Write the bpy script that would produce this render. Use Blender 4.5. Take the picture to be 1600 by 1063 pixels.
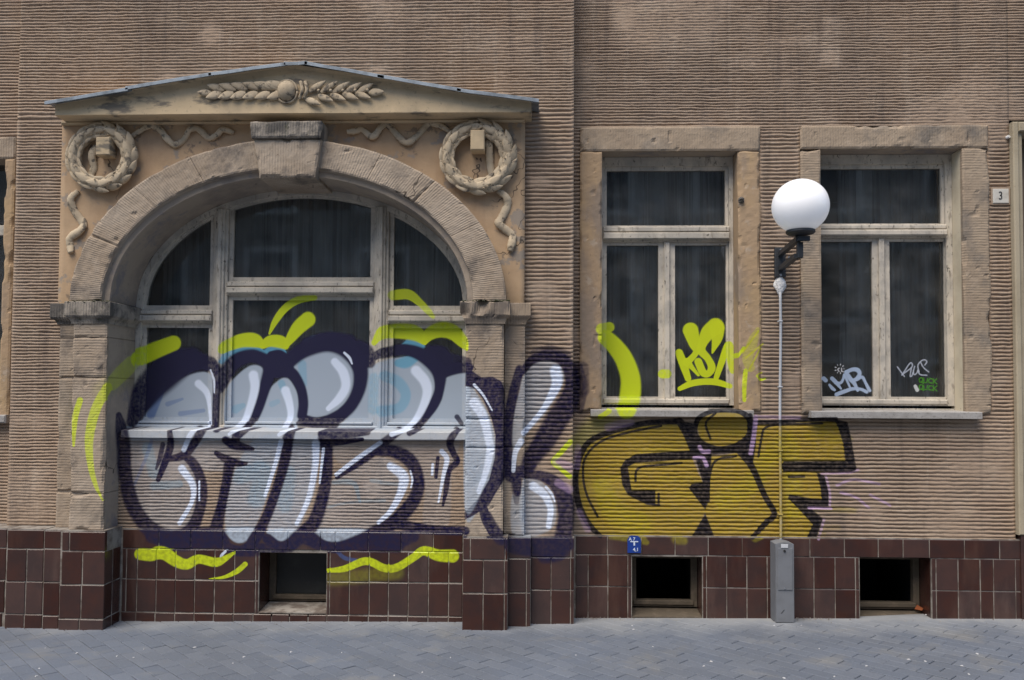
import bpy, bmesh, math, random
import numpy as np
from mathutils import Matrix, Vector

random.seed(7)
rng = np.random.default_rng(7)
for o in list(bpy.data.objects):
    bpy.data.objects.remove(o)
S = bpy.context.scene
COL = S.collection
R_ = math.radians

# ------------------------------------------------------------------ camera, sky, sun, exposure
H, D, F = 1.69, 6.5, 1300.0
PITCH, YAW, ROLL, SHIFT = 2.0, 2.0, 0.3, 0.0282
MR = Matrix.Rotation(R_(YAW), 3, 'Z') @ Matrix.Rotation(R_(90 + PITCH), 3, 'X') @ Matrix.Rotation(R_(ROLL), 3, 'Z')
cam = bpy.data.cameras.new('camera')
cam.sensor_width = 36
cam.lens = 36 * F / 1600
cam.shift_y = SHIFT
cam.clip_end = 500
camo = bpy.data.objects.new('camera', cam)
camo.matrix_world = Matrix.Translation((0, -D, H)) @ MR.to_4x4()
COL.objects.link(camo)
S.camera = camo

SUN_EL, SUN_AZ = 60.0, -32.0       # azimuth measured from -Y (street side) towards -X (left)
sd = Vector((math.sin(R_(SUN_AZ)) * math.cos(R_(SUN_EL)), -math.cos(R_(SUN_AZ)) * math.cos(R_(SUN_EL)), math.sin(R_(SUN_EL))))
w = bpy.data.worlds.new('World')
S.world = w
w.use_nodes = True
nt = w.node_tree
bg = nt.nodes['Background']
sky = nt.nodes.new('ShaderNodeTexSky')
sky.sky_type = 'NISHITA'
sky.sun_disc = False
sky.sun_elevation = R_(SUN_EL)
sky.sun_rotation = math.atan2(sd.x, sd.y)
sky.air_density = 1.0
sky.dust_density = 1.0
sky.ozone_density = 1.0
nt.links.new(sky.outputs[0], bg.inputs[0])
bg.inputs[1].default_value = 0.072
sun = bpy.data.lights.new('sun', 'SUN')
sun.energy = 1.5
sun.angle = R_(42)
sun.color = (1.0, 0.90, 0.76)
so = bpy.data.objects.new('sun', sun)
so.rotation_euler = (-sd).to_track_quat('-Z', 'Y').to_euler()
so.location = (0, -8, 14)
COL.objects.link(so)
S.view_settings.view_transform = 'Standard'
S.view_settings.look = 'None'
S.view_settings.gamma = 1
S.view_settings.use_curve_mapping = False
S.view_settings.exposure = 1.42
S.render.engine = 'CYCLES'


def P(px, py, y):
    """point of the facade seen at photo position (px, py) on the vertical plane Y = y"""
    d = MR @ Vector(((px - 800) / F, (531.5 + SHIFT * 1600 - py) / F, -1))
    t = (y + D) / d.y
    return d.x * t, H + d.z * t


def PX(px, py, y): return P(px, py, y)[0]
def PZ(px, py, y): return P(px, py, y)[1]
def GZ(x): return 0.004 + 0.0125 * x          # the street climbs a little to the right


# ------------------------------------------------------------------ noise helpers
def vnoise(x, z, seed):
    x = np.asarray(x, float); z = np.asarray(z, float)
    r = np.random.default_rng(seed).random((256, 256))
    xi = np.floor(x).astype(int); zi = np.floor(z).astype(int)
    fx = x - xi; fz = z - zi
    fx = fx * fx * (3 - 2 * fx); fz = fz * fz * (3 - 2 * fz)
    a = r[xi % 256, zi % 256]; b = r[(xi + 1) % 256, zi % 256]
    c = r[xi % 256, (zi + 1) % 256]; d = r[(xi + 1) % 256, (zi + 1) % 256]
    return (a * (1 - fx) + b * fx) * (1 - fz) + (c * (1 - fx) + d * fx) * fz


def fbm(x, z, seed):
    return 0.55 * vnoise(x, z, seed) + 0.3 * vnoise(x * 2.1, z * 2.1, seed + 1) + 0.15 * vnoise(x * 4.3, z * 4.3, seed + 2)


# ------------------------------------------------------------------ the paint atlas: every spray stroke, laid out on the wall in metres
RES = 300.0
YREF = -0.15
AX0, AX1 = PX(90, 700, YREF), PX(1485, 700, YREF)
AZ0, AZ1 = PZ(800, 930, YREF), PZ(800, 430, YREF)
AW, AH = int((AX1 - AX0) * RES), int((AZ1 - AZ0) * RES)
A_rgb = np.zeros((AH, AW, 3), np.float32)
A_a = np.zeros((AH, AW), np.float32)
PXS = RES * 0.005 * (D + YREF) / D            # atlas pixels per photo pixel


def topx(p):
    x, z = P(p[0], p[1], YREF)
    return (x - AX0) * RES, (z - AZ0) * RES


def comp(i0, i1, j0, j1, a, col):
    sl = (slice(j0, j1), slice(i0, i1))
    oa = A_a[sl]
    na = a + oa * (1 - a)
    k = np.where(na > 1e-5, a / np.maximum(na, 1e-5), 0)[..., None]
    A_rgb[sl] = A_rgb[sl] * (1 - k) + np.array(col, np.float32) * k
    A_a[sl] = na


def crom(pts, n=7):
    p = np.array(pts, float)
    if len(p) < 3:
        return p
    q = np.vstack([2 * p[0] - p[1], p, 2 * p[-1] - p[-2]])
    out = []
    for i in range(1, len(q) - 2):
        for t in np.linspace(0, 1, n, endpoint=False):
            a, b, c, d = q[i - 1], q[i], q[i + 1], q[i + 2]
            out.append(0.5 * (2 * b + (c - a) * t + (2 * a - 5 * b + 4 * c - d) * t * t + (3 * b - a - 3 * c + d) * t ** 3))
    out.append(p[-1])
    return np.array(out)


def stroke(col, pts, alpha=1.0, soft=0.28, smooth=True, r=None):
    if r is not None:
        pts = [(x, y, r) for x, y in pts]
    p = crom(pts) if smooth else np.array(pts, float)
    xy = np.array([topx(q) for q in p]); rr = np.maximum(p[:, 2], .4) * PXS
    m = rr.max() * (1 + soft) + 3
    i0, i1 = max(0, int(xy[:, 0].min() - m)), min(AW, int(xy[:, 0].max() + m))
    j0, j1 = max(0, int(xy[:, 1].min() - m)), min(AH, int(xy[:, 1].max() + m))
    if i1 <= i0 or j1 <= j0:
        return
    X, Y = np.meshgrid(np.arange(i0, i1) + .5, np.arange(j0, j1) + .5)
    best = np.zeros_like(X)
    for k in range(len(xy) - 1):
        ax, ay = xy[k]; bx, by = xy[k + 1]
        dx, dy = bx - ax, by - ay
        L = dx * dx + dy * dy + 1e-9
        t = np.clip(((X - ax) * dx + (Y - ay) * dy) / L, 0, 1)
        dist = np.hypot(X - ax - t * dx, Y - ay - t * dy)
        rad = rr[k] + (rr[k + 1] - rr[k]) * t
        e = np.maximum(rad * soft, .9)
        best = np.maximum(best, np.clip((rad + e * .5 - dist) / e, 0, 1))
    best = best * best * (3 - 2 * best)
    comp(i0, i1, j0, j1, (best * alpha).astype(np.float32), col)


def fill(col, pts, alpha=1.0, soft=3.0, smooth=True):
    p = list(pts)
    if smooth:
        c = crom(p + p[:3])
        n = len(c)
        p = c[7:n - 8] if n > 20 else c
    xy = np.array([topx(q) for q in p])
    m = soft * PXS + 2
    i0, i1 = max(0, int(xy[:, 0].min() - m)), min(AW, int(xy[:, 0].max() + m))
    j0, j1 = max(0, int(xy[:, 1].min() - m)), min(AH, int(xy[:, 1].max() + m))
    X, Y = np.meshgrid(np.arange(i0, i1) + .5, np.arange(j0, j1) + .5)
    inside = np.zeros(X.shape, bool); dmin = np.full(X.shape, 1e9)
    n = len(xy)
    for k in range(n):
        ax, ay = xy[k]; bx, by = xy[(k + 1) % n]
        c = ((ay > Y) != (by > Y)) & (X < (bx - ax) * (Y - ay) / (by - ay + 1e-12) + ax)
        inside ^= c
        dx, dy = bx - ax, by - ay
        t = np.clip(((X - ax) * dx + (Y - ay) * dy) / (dx * dx + dy * dy + 1e-9), 0, 1)
        dmin = np.minimum(dmin, np.hypot(X - ax - t * dx, Y - ay - t * dy))
    sd_ = np.where(inside, dmin, -dmin)
    a = np.clip(sd_ / (soft * PXS) + .5, 0, 1)
    comp(i0, i1, j0, j1, (a * a * (3 - 2 * a) * alpha).astype(np.float32), col)


SIL = (.40, .465, .55); NAVY = (.013, .011, .044); WHT = (.72, .80, .95); YEL = (.56, .66, .012)
GOLD = (.37, .255, .014); BLK = (.008, .008, .014); CYA = (.12, .36, .52); BLU = (.05, .13, .36); PNK = (.52, .36, .56)

# silver fills
SF = [
    (.93, [(222, 652), (240, 632), (252, 618), (275, 598), (300, 585), (325, 583), (336, 600), (338, 650), (330, 668), (222, 670)]),
    (.30, [(204, 684), (335, 672), (318, 690), (300, 715), (312, 745), (314, 785), (300, 815), (275, 830), (248, 832), (222, 817), (205, 785), (199, 740)]),
    (.95, [(354, 612), (368, 590), (392, 572), (411, 577), (411, 607), (400, 648), (390, 668), (354, 670)]),
    (.95, [(404, 652), (418, 614), (434, 596), (447, 591), (457, 600), (466, 620), (467, 655), (460, 672), (400, 670)]),
    (.95, [(459, 572), (476, 559), (506, 548), (533, 553), (551, 577), (556, 595), (548, 618), (530, 640), (511, 650), (474, 650), (475, 614), (467, 586)]),
    (.93, [(540, 655), (563, 621), (569, 580), (597, 566), (619, 560), (651, 560), (674, 580), (680, 607), (672, 632), (656, 658), (640, 672), (530, 672)]),
    (.93, [(666, 660), (690, 625), (692, 594), (712, 585), (732, 586), (734, 665), (722, 672), (660, 672)]),
    (.55, [(364, 742), (395, 690), (436, 680), (434, 715), (425, 750), (410, 797), (396, 829), (380, 847), (364, 845), (353, 828), (352, 790)]),
    (.30, [(290, 683), (450, 683), (438, 725), (385, 735), (320, 735), (300, 715)]),
    (.58, [(446, 684), (500, 684), (497, 720), (492, 765), (477, 803), (464, 830), (452, 842), (434, 844), (420, 832), (416, 812), (430, 775), (438, 735)]),
    (.24, [(508, 765), (530, 742), (565, 722), (600, 716), (632, 735), (634, 765), (616, 800), (590, 832), (560, 845), (525, 848), (500, 840), (486, 825), (500, 795)]),
    (.16, [(520, 690), (610, 684), (712, 684), (706, 735), (700, 820), (662, 820), (664, 760), (650, 725), (600, 700), (540, 730)]),
    (.95, [(490, 828), (575, 828), (560, 843), (540, 848), (520, 848), (502, 842)]),
    (.95, [(418, 828), (468, 828), (455, 842), (440, 846), (426, 842)]),
    (.95, [(352, 826), (400, 826), (390, 842), (378, 848), (364, 845)]),
    (.72, [(728, 606), (745, 616), (764, 650), (774, 690), (772, 730), (757, 775), (727, 808)]),
    (.50, [(816, 592), (835, 566), (862, 563), (880, 577), (878, 604), (852, 647), (826, 675), (800, 705), (802, 650), (812, 610)]),
    (.52, [(816, 754), (834, 746), (857, 765), (869, 795), (860, 828), (816, 834)]),
    (.5, [(800, 775), (818, 765), (820, 836), (800, 834)]),
]
fill((.44, .49, .56), [(198, 669), (727, 672), (727, 689), (198, 689)], .7, 1.5, False)
for a, pts in SF:
    fill(SIL, pts, a, 4)
fill((.48, .52, .58), [(690, 850), (680, 843), (450, 862), (480, 868)], .0)
# blue and cyan hints
for c, a, pts in [
    (BLU, .65, [(236, 648, 7), (250, 618, 5), (258, 598, 3)]), (BLU, .4, [(262, 632, 4), (285, 624, 2)]), (BLU, .4, [(282, 647, 4), (318, 642, 3)]),
    (CYA, .85, [(349, 566, 4), (358, 553, 6), (380, 545, 5), (405, 549, 5), (412, 553, 5), (425, 546, 5), (438, 546, 5), (446, 556, 4)]),
    (CYA, .8, [(478, 534, 3), (490, 529, 4)]), (CYA, .9, [(632, 541, 5), (645, 537, 9), (658, 541, 6)]),
    (CYA, .85, [(622, 568, 6), (634, 567, 9), (648, 561, 6)]), (CYA, .55, [(602, 588, 8), (622, 598, 9), (634, 617, 8), (625, 637, 8), (598, 643, 9)]),
    (CYA, .4, [(585, 592, 9), (584, 640, 9)]), (CYA, .45, [(472, 570, 7), (474, 600, 6)]), (CYA, .4, [(368, 640, 7), (380, 634, 4)]),
    (CYA, .5, [(440, 600, 6), (446, 618, 4)]), (CYA, .3, [(425, 632, 5), (434, 628, 4)]),
    (CYA, .28, [(240, 760, 7), (280, 757, 6)]), (CYA, .25, [(375, 745, 12), (410, 735, 14), (400, 780, 14)]), (CYA, .22, [(450, 740, 12), (445, 790, 12)]),
    (CYA, .28, [(520, 754, 3), (552, 756, 4), (562, 785, 2)]), (CYA, .22, [(580, 752, 3), (622, 758, 3)]), (CYA, .22, [(512, 793, 2), (545, 786, 2), (600, 783, 3)]),
    (BLU, .5, [(527, 862, 3), (538, 872, 3), (556, 876, 3)]), (CYA, .3, [(230, 700, 9), (240, 740, 9)]), (BLU, .35, [(206, 765, 2), (228, 715, 3), (236, 690, 3)]),
]:
    stroke(c, pts, a, .6)
# navy outlines
NV = [
    (.95, [(208, 662, 9), (216, 640, 14), (232, 612, 22), (256, 588, 25), (285, 570, 20), (312, 566, 14), (330, 570, 12)]),
    (.93, [(216, 650, 9), (228, 610, 18), (262, 575, 24), (300, 560, 17)]),
    (1, [(326, 568, 10), (337, 572, 9), (341, 592, 8), (340, 625, 7), (338, 670, 7)]),
    (.95, [(186, 650, 5), (190, 672, 10), (193, 700, 11), (195, 740, 11), (203, 780, 12), (219, 811, 12), (241, 832, 13), (268, 842, 13), (295, 832, 12), (308, 808, 9), (314, 785, 9), (315, 762, 9), (311, 742, 8), (301, 724, 8), (290, 714, 6)]),
    (1, [(265, 672, 4), (266, 697, 6), (258, 722, 6), (247, 750, 4)]), (.9, [(254, 695, 4), (250, 715, 4), (244, 733, 2)]),
    (1, [(316, 672, 7), (302, 695, 7), (286, 712, 7), (258, 719, 4)]),
    (1, [(352, 688, 6), (368, 696, 8), (395, 702, 3)]), (1, [(367, 673, 5), (369, 692, 7)]),
    (1, [(338, 709, 4), (352, 717, 6), (370, 724, 6), (384, 725, 3)]),
    (1, [(358, 727, 9), (354, 752, 8), (346, 790, 8), (337, 828, 11)]),
    (.95, [(238, 838, 11), (275, 848, 13), (320, 844, 14), (345, 846, 12), (352, 852, 8), (366, 860, 8), (382, 859, 8), (394, 849, 9), (404, 832, 9)]),
    (.9, [(300, 838, 14), (340, 838, 14)]), (.9, [(372, 864, 6), (400, 860, 10), (430, 858, 9), (450, 855, 10)]),
    (1, [(456, 670, 7), (450, 686, 9), (446, 712, 9), (439, 742, 8), (428, 776, 8), (417, 806, 8), (404, 832, 9), (394, 846, 8)]),
    (1, [(421, 582, 11), (412, 612, 9), (403, 640, 8), (392, 661, 7), (371, 682, 6), (360, 693, 3)]),
    (1, [(444, 580, 10), (458, 586, 9), (470, 607, 8), (474, 630, 8), (472, 650, 8)]),
    (1, [(474, 655, 7), (500, 662, 9), (528, 652, 10)]), (.95, [(470, 661, 6), (525, 664, 6)]),
    (1, [(503, 678, 7), (545, 678, 7), (574, 676, 5)]), (1, [(506, 690, 9), (535, 690, 6), (566, 687, 3)]),
    (1, [(508, 688, 12), (511, 715, 9), (510, 745, 9), (503, 780, 10), (491, 815, 11), (474, 834, 12)]),
    (1, [(625, 673, 6), (604, 689, 7), (580, 708, 8), (555, 727, 6), (526, 747, 3)]),
    (1, [(592, 705, 8), (615, 706, 10), (638, 718, 11), (651, 740, 10), (653, 765, 10), (641, 790, 11), (616, 816, 11), (591, 830, 11), (566, 844, 11), (530, 855, 9), (505, 853, 9), (485, 842, 12), (470, 838, 12), (455, 850, 11), (438, 855, 8), (418, 842, 8)]),
    (1, [(618, 818, 9), (655, 826, 8), (690, 829, 7), (727, 830, 7)]), (.95, [(590, 842, 12), (615, 845, 14), (645, 838, 10)]), (.8, [(560, 855, 8), (620, 852, 12)]),
    (1, [(714, 672, 5), (703, 691, 6), (708, 708, 5), (714, 722, 5), (701, 736, 5), (697, 765, 4), (692, 790, 2)]), (1, [(684, 716, 3), (681, 746, 3)]),
    (1, [(345, 610, 6), (352, 590, 10), (366, 567, 12), (392, 557, 11), (414, 564, 11), (430, 576, 15), (444, 568, 14)]),
    (1, [(424, 556, 7), (436, 554, 7), (446, 560, 7)]), (1, [(436, 578, 13), (455, 562, 12), (476, 547, 13), (511, 537, 14), (540, 546, 14), (561, 571, 13), (562, 603, 11), (549, 633, 10), (528, 653, 10)]),
    (.95, [(478, 536, 8), (512, 530, 11), (545, 535, 12)]), (.95, [(560, 545, 14), (572, 552, 13), (578, 566, 10)]), (1, [(566, 566, 8), (585, 558, 7), (602, 551, 7)]),
    (1, [(598, 554, 8), (615, 549, 9), (634, 547, 9), (660, 556, 11), (684, 578, 12), (687, 606, 8), (678, 632, 8), (664, 652, 7), (650, 670, 6), (640, 677, 5)]),
    (.93, [(672, 548, 8), (690, 556, 14), (696, 572, 10)]), (1, [(690, 585, 8), (710, 577, 9), (732, 575, 8)]), (.8, [(700, 560, 9), (730, 566, 7)]),
    (.9, [(714, 652, 4), (722, 663, 3)]),
    (1, [(812, 578, 7), (801, 620, 8), (794, 660, 8), (792, 700, 9), (796, 730, 12), (806, 744, 9), (808, 770, 6)]),
    (.95, [(790, 735, 5), (800, 745, 10), (815, 735, 8)]), (.6, [(806, 760, 8), (807, 785, 4)]),
    (.96, [(816, 582, 5), (832, 563, 7), (856, 556, 9), (878, 562, 10), (891, 580, 11), (894, 605, 12), (886, 632, 17), (868, 660, 18), (850, 690, 17), (832, 715, 14), (822, 738, 10)]),
    (.6, [(835, 553, 7), (860, 546, 6), (885, 556, 8)]),
    (.96, [(818, 742, 6), (845, 744, 8), (868, 756, 11), (882, 780, 14), (884, 810, 13), (880, 838, 14)]),
    (.93, [(803, 852, 14), (840, 856, 16), (865, 858, 20), (884, 850, 13)]), (.7, [(850, 872, 9), (875, 868, 8)]),
    (.72, [(902, 575, 9), (909, 605, 9), (905, 640, 7)]), (.55, [(910, 575, 10), (912, 612, 9)]), (.9, [(762, 805, 6), (770, 825, 9), (782, 842, 10)]), (.85, [(785, 843, 8), (800, 845, 9)]),
]
for a, pts in NV:
    stroke(NAVY, pts, a, .46)
fill(NAVY, [(728, 574), (752, 590), (770, 589), (784, 597), (789, 612), (789, 748), (774, 772), (764, 790), (740, 806), (726, 813), (726, 801), (745, 782), (764, 750), (773, 715), (774, 680), (768, 655), (755, 625), (742, 608), (727, 604)], 1, 2.5, False)
stroke(NAVY, [(755, 795, 7), (760, 812, 8), (772, 832, 9)], 1, .25)
fill(SIL, [(755, 640), (765, 660), (770, 690), (768, 720), (757, 760), (728, 800), (728, 640)], .45, 4)
# white highlights
WH = [
    [(310, 600, 6), (323, 614, 5), (328, 636, 3.5), (330, 667, 2.5)], [(304, 671, 4), (296, 682, 4), (287, 703, 4)], [(329, 579, 1.5), (337, 596, 2.6), (338, 614, 1.5)],
    [(396, 587, 7.5), (398, 607, 7), (391, 636, 6), (380, 662, 5), (358, 679, 2.5)], [(446, 611, 7), (452, 630, 6), (454, 650, 5), (447, 670, 4.5), (436, 680, 3)],
    [(439, 690, 4), (430, 725, 3.5), (414, 775, 2.5)], [(523, 566, 6), (536, 582, 7.5), (540, 604, 7), (530, 623, 6.5), (513, 639, 4)], [(538, 552, 1.8), (546, 560, 2.2), (550, 569, 1.2)],
    [(650, 580, 8), (664, 597, 8), (667, 617, 7), (655, 648, 5.5), (637, 669, 4), (612, 679, 4)], [(594, 692, 3.5), (558, 717, 3.5), (525, 742, 3)],
    [(493, 693, 6), (492, 730, 5), (481, 781, 4), (463, 819, 3)], [(505, 702, 2.5), (499, 755, 1.5)], [(610, 729, 6), (630, 745, 8), (626, 770, 6), (610, 799, 4), (591, 817, 3)],
    [(641, 737, 1.5), (644, 750, 1.6), (642, 762, 1.2)], [(690, 706, 4), (698, 718, 4), (693, 742, 3), (685, 785, 1.5)], [(676, 726, 2), (675, 742, 2)],
    [(284, 733, 6), (301, 759, 5), (299, 785, 3.5), (280, 818, 3.5)], [(311, 752, 1.4), (311, 782, 1.4)], [(741, 630, 8), (755, 652, 7), (764, 690, 6), (766, 702, 6), (760, 735, 5), (748, 769, 3.5)],
    [(741, 602, 2.2), (755, 618, 1.7), (769, 642, 1)], [(814, 690, 5), (805, 708, 4), (802, 736, 3)], [(868, 580, 9), (870, 600, 8), (855, 630, 5), (841, 650, 4), (818, 677, 4)],
    [(833, 760, 7), (850, 773, 6), (860, 795, 5), (857, 823, 4)], [(853, 761, 2), (862, 772, 2), (867, 784, 1)], [(352, 862, 2), (346, 868, 2), (344, 874, 1)],
]
for pts in WH:
    stroke(WHT, pts, .93, .6)
# neon yellow
YL = [
    (.95, [(271, 537, 12), (248, 546, 13), (220, 558, 14)]), (.42, [(208, 566, 13), (193, 581, 13), (175, 600, 11)]), (.72, [(168, 606, 8), (154, 630, 8), (145, 655, 8), (139, 690, 7), (142, 730, 5), (150, 760, 3.5), (160, 782, 1.2)]),
    (.8, [(125, 626, 5), (117, 655, 5), (115, 697, 2)]),
    (.97, [(349, 549, 5), (356, 541, 9), (378, 533, 11), (398, 533, 11), (410, 541, 4)]), (.97, [(410, 541, 5), (422, 534, 9), (438, 535, 10), (446, 541, 6)]),
    (.93, [(421, 522, 1.8), (430, 503, 5), (445, 483, 6), (465, 470, 6), (492, 466, 4)]), (.97, [(447, 541, 4), (455, 528, 8), (467, 512, 11), (481, 500, 12)]),
    (.97, [(585, 536, 5), (600, 521, 10), (625, 518, 12), (650, 522, 12), (663, 535, 5)]), (.97, [(663, 536, 4), (672, 522, 10), (690, 516, 12), (708, 520, 12), (722, 534, 9), (729, 546, 3)]),
    (.75, [(614, 462, 8), (638, 461, 8), (655, 473, 6), (670, 488, 5), (678, 497, 3)]),
    (1, [(219, 866, 9), (235, 868, 9), (247, 864, 10), (259, 866, 10), (275, 877, 9), (292, 882, 8), (310, 874, 7), (336, 879, 7), (350, 874, 5), (364, 865, 2.5)]),
    (1, [(383, 882, 4), (370, 893, 4), (350, 902, 2.5), (327, 905, 1)]),
    (1, [(511, 892, 3), (538, 889, 5), (572, 877, 6), (600, 888, 6), (620, 887, 6), (645, 872, 6), (662, 861, 7), (685, 868, 9), (707, 869, 10)]),
    (.9, [(891, 691, 4), (876, 708, 4), (864, 722, 3.5), (876, 733, 3.5), (890, 745, 4)]),
    (.95, [(946, 528, 12), (960, 541, 13), (975, 562, 14), (985, 592, 15), (984, 622, 16), (979, 640, 15)]), (.8, [(940, 515, 9), (952, 512, 8)]), (.95, [(952, 643, 4), (938, 652, 4)]),
]
for a, pts in YL:
    stroke(YEL, pts, a, .3)
for a, pts in [(.42, [(955, 650, 9), (928, 668, 16), (905, 692, 14)]), (.3, [(620, 895, 10), (520, 905, 10)]), (.2, [(160, 610, 14), (195, 588, 18)])]:
    stroke((.36, .36, .02), pts, a, 1.2)
# yellow tag in the middle window
for a, pts in [
    (.95, [(1061, 552, 6), (1067, 568, 6.5), (1075, 592, 5)]), (.95, [(1079, 517, 12), (1085, 537, 9), (1088, 550, 5), (1078, 563, 5), (1072, 567, 6)]),
    (.95, [(1073, 566, 6), (1082, 576, 3.5), (1091, 587, 2)]), (.95, [(1118, 511, 13), (1106, 521, 11), (1098, 537, 7), (1096, 549, 6.5), (1106, 561, 5.5), (1112, 575, 6), (1106, 585, 5), (1098, 582, 6), (1091, 566, 6)]),
    (.95, [(1120, 514, 12), (1120, 530, 8), (1113, 552, 1.5)]), (.95, [(1119, 591, 4), (1127, 568, 5), (1138, 540, 6), (1141, 558, 6), (1144, 582, 3), (1152, 560, 2), (1162, 545, 3)]),
    (.95, [(1062, 608, 3.5), (1080, 600, 5), (1100, 597, 5), (1120, 598, 5), (1140, 604, 4)]), (.95, [(1035, 585, 7), (1042, 585, 7)]),
    (.45, [(1184, 515, 3), (1176, 535, 8), (1168, 560, 8), (1172, 575, 7)]), (.75, [(1160, 552, 1.5), (1185, 518, 1.5)]), (.75, [(1165, 560, 1.5), (1192, 538, 1.5)]), (.75, [(1170, 580, 1.5), (1188, 545, 1.5)]),
    (.9, [(1165, 580, 3.5), (1163, 605, 3.5), (1163, 626, 3)]), (.85, [(1183, 588, 2), (1189, 594, 2), (1196, 592, 1.5)]), (.7, [(1184, 586, 1.5), (1190, 583, 1.5)]),
]:
    stroke(YEL if a > .8 else (.50, .50, .02), pts, a, .25)
# gold letters
for pts in [
    [(1060, 660), (1075, 690), (1083, 720), (1100, 760), (1104, 796), (1084, 838), (936, 838), (915, 815), (902, 770), (901, 735), (909, 708), (925, 690), (955, 677), (1002, 665)],
    [(1107, 715), (1152, 708), (1166, 718), (1182, 745), (1197, 780), (1210, 805), (1182, 838), (1113, 838), (1101, 798), (1106, 760)],
    [(1184, 661), (1308, 659), (1318, 690), (1324, 722), (1280, 740), (1287, 782), (1250, 790), (1272, 822), (1264, 842), (1176, 840), (1210, 803), (1196, 775), (1174, 732), (1178, 700)],
    [(1088, 665), (1102, 649), (1128, 644), (1156, 646), (1172, 660), (1168, 682), (1150, 697), (1122, 701), (1096, 692)],
]:
    fill(GOLD, pts, .86, 2.5, False)
stroke((.45, .38, .02), [(940, 760, 14), (960, 800, 18), (1000, 820, 18)], .5, .9)
stroke((.45, .38, .02), [(1130, 780, 14), (1170, 760, 14), (1230, 690, 14), (1240, 800, 12)], .4, .9)
for k in range(46):        # uneven, streaky gold
    x_ = random.uniform(910, 1310); y_ = random.uniform(668, 834)
    if (x_ - 1300) > (720 - y_) * .2 and y_ > 720: continue
    stroke(random.choice(((.30, .235, .02), (.46, .37, .02), (.28, .20, .03))), [(x_, y_, 5), (x_ + random.uniform(20, 60), y_ + random.uniform(-6, 6), 4)], .28, 1.2)
for pts in [[(955, 838, 5), (985, 842, 5)], [(1000, 842, 8), (1010, 848, 4)], [(1058, 842, 8), (1068, 845, 6)], [(1180, 842, 5), (1190, 840, 3)]]:
    stroke((.38, .33, .01), pts, .45, 1)
for pts in [
    [(993, 710), (1079, 704), (1090, 712), (1083, 718), (993, 724), (981, 730), (987, 767), (1024, 766), (1024, 791), (1010, 789), (981, 774), (972, 758), (969, 732), (976, 720)],
    [(1064, 659), (1084, 662), (1082, 680), (1094, 696), (1130, 703), (1158, 694), (1172, 676), (1178, 690), (1176, 730), (1160, 708), (1112, 711), (1107, 784), (1102, 797), (1076, 763), (1080, 757), (1098, 754), (1088, 722), (1079, 700)],
    [(1102, 803), (1081, 838), (1116, 838)],
    [(1303, 655), (1325, 660), (1330, 683), (1339, 735), (1332, 738), (1288, 738), (1224, 738), (1221, 727), (1225, 721), (1321, 721), (1318, 694), (1310, 668)],
    [(1276, 738), (1289, 744), (1295, 770), (1295, 792), (1265, 793), (1286, 811), (1276, 841), (1260, 842), (1270, 820), (1250, 798), (1231, 779), (1234, 773), (1267, 779), (1284, 781), (1282, 761)],
]:
    fill(BLK, pts, .98, 2, False)
for pts in [
    [(1062, 659, 5), (1030, 660, 4.5), (1002, 663, 4.5), (955, 675, 4.5), (922, 690, 4.5), (907, 712, 4.5), (900, 740, 4.5), (900, 767, 5), (907, 796, 5), (922, 822, 4.5), (938, 838, 3.5)],
    [(1062, 659, 6), (1074, 678, 7), (1084, 704, 6)],
    [(1157, 706, 6), (1176, 732, 5), (1195, 775, 4.5), (1210, 803, 4.5), (1196, 818, 4.5), (1176, 840, 3.5)],
    [(1086, 668, 4), (1092, 654, 4), (1108, 645, 3.5), (1128, 642, 3.5), (1156, 644, 4), (1172, 658, 5), (1171, 680, 5), (1150, 697, 4.5), (1122, 702, 4.5), (1098, 694, 5), (1086, 680, 5), (1086, 668, 4)],
    [(1172, 650, 4), (1174, 690, 7), (1172, 722, 5)],
    [(1180, 661, 4), (1215, 660, 3.5), (1270, 656, 3), (1306, 656, 4)],
]:
    stroke(BLK, pts, .97, .3)
for pts in [
    [(934, 808), (917, 774), (911, 743), (915, 715), (938, 691), (979, 677), (1033, 666)], [(993, 752), (994, 737), (1003, 730), (1031, 727), (1065, 724)],
    [(1029, 772), (1029, 789)], [(1107, 784), (1109, 744), (1119, 720), (1150, 713)], [(1118, 646), (1103, 662), (1110, 686)],
    [(1185, 714), (1190, 685), (1196, 669), (1222, 664), (1285, 662)], [(1233, 746), (1257, 745)], [(1020, 789), (1030, 790)],
]:
    stroke(BLK, pts, .95, .4, True, 1.9)
for a, r, pts in [
    (.8, 3.4, [(1181, 652), (1178, 680), (1173, 709)]), (.85, 3, [(1093, 699), (1098, 706), (1108, 706)]), (.85, 3, [(1085, 716), (1098, 716), (1104, 728)]),
    (.6, 2, [(1308, 759), (1334, 750), (1375, 757)]), (.6, 2, [(1314, 770), (1338, 778), (1358, 794)]), (.6, 2, [(1360, 774), (1391, 790)]),
    (.85, 2, [(1264, 794), (1299, 795)]), (.6, 1.8, [(1291, 745), (1297, 770), (1297, 790)]), (.55, 1.6, [(1284, 741), (1330, 739), (1342, 734)]), (.5, 2, [(1288, 812), (1279, 843)]),
    (.45, 2.5, [(1185, 652), (1250, 653)]), (.4, 6, [(872, 755), (890, 765)]), (.35, 7, [(870, 722), (890, 730)]), (.35, 5, [(902, 730), (903, 700)]), (.35, 5, [(905, 800), (918, 828)]), (.3, 6, [(950, 668), (985, 660)]),
]:
    stroke(PNK, pts, a, .7, True, r)
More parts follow.
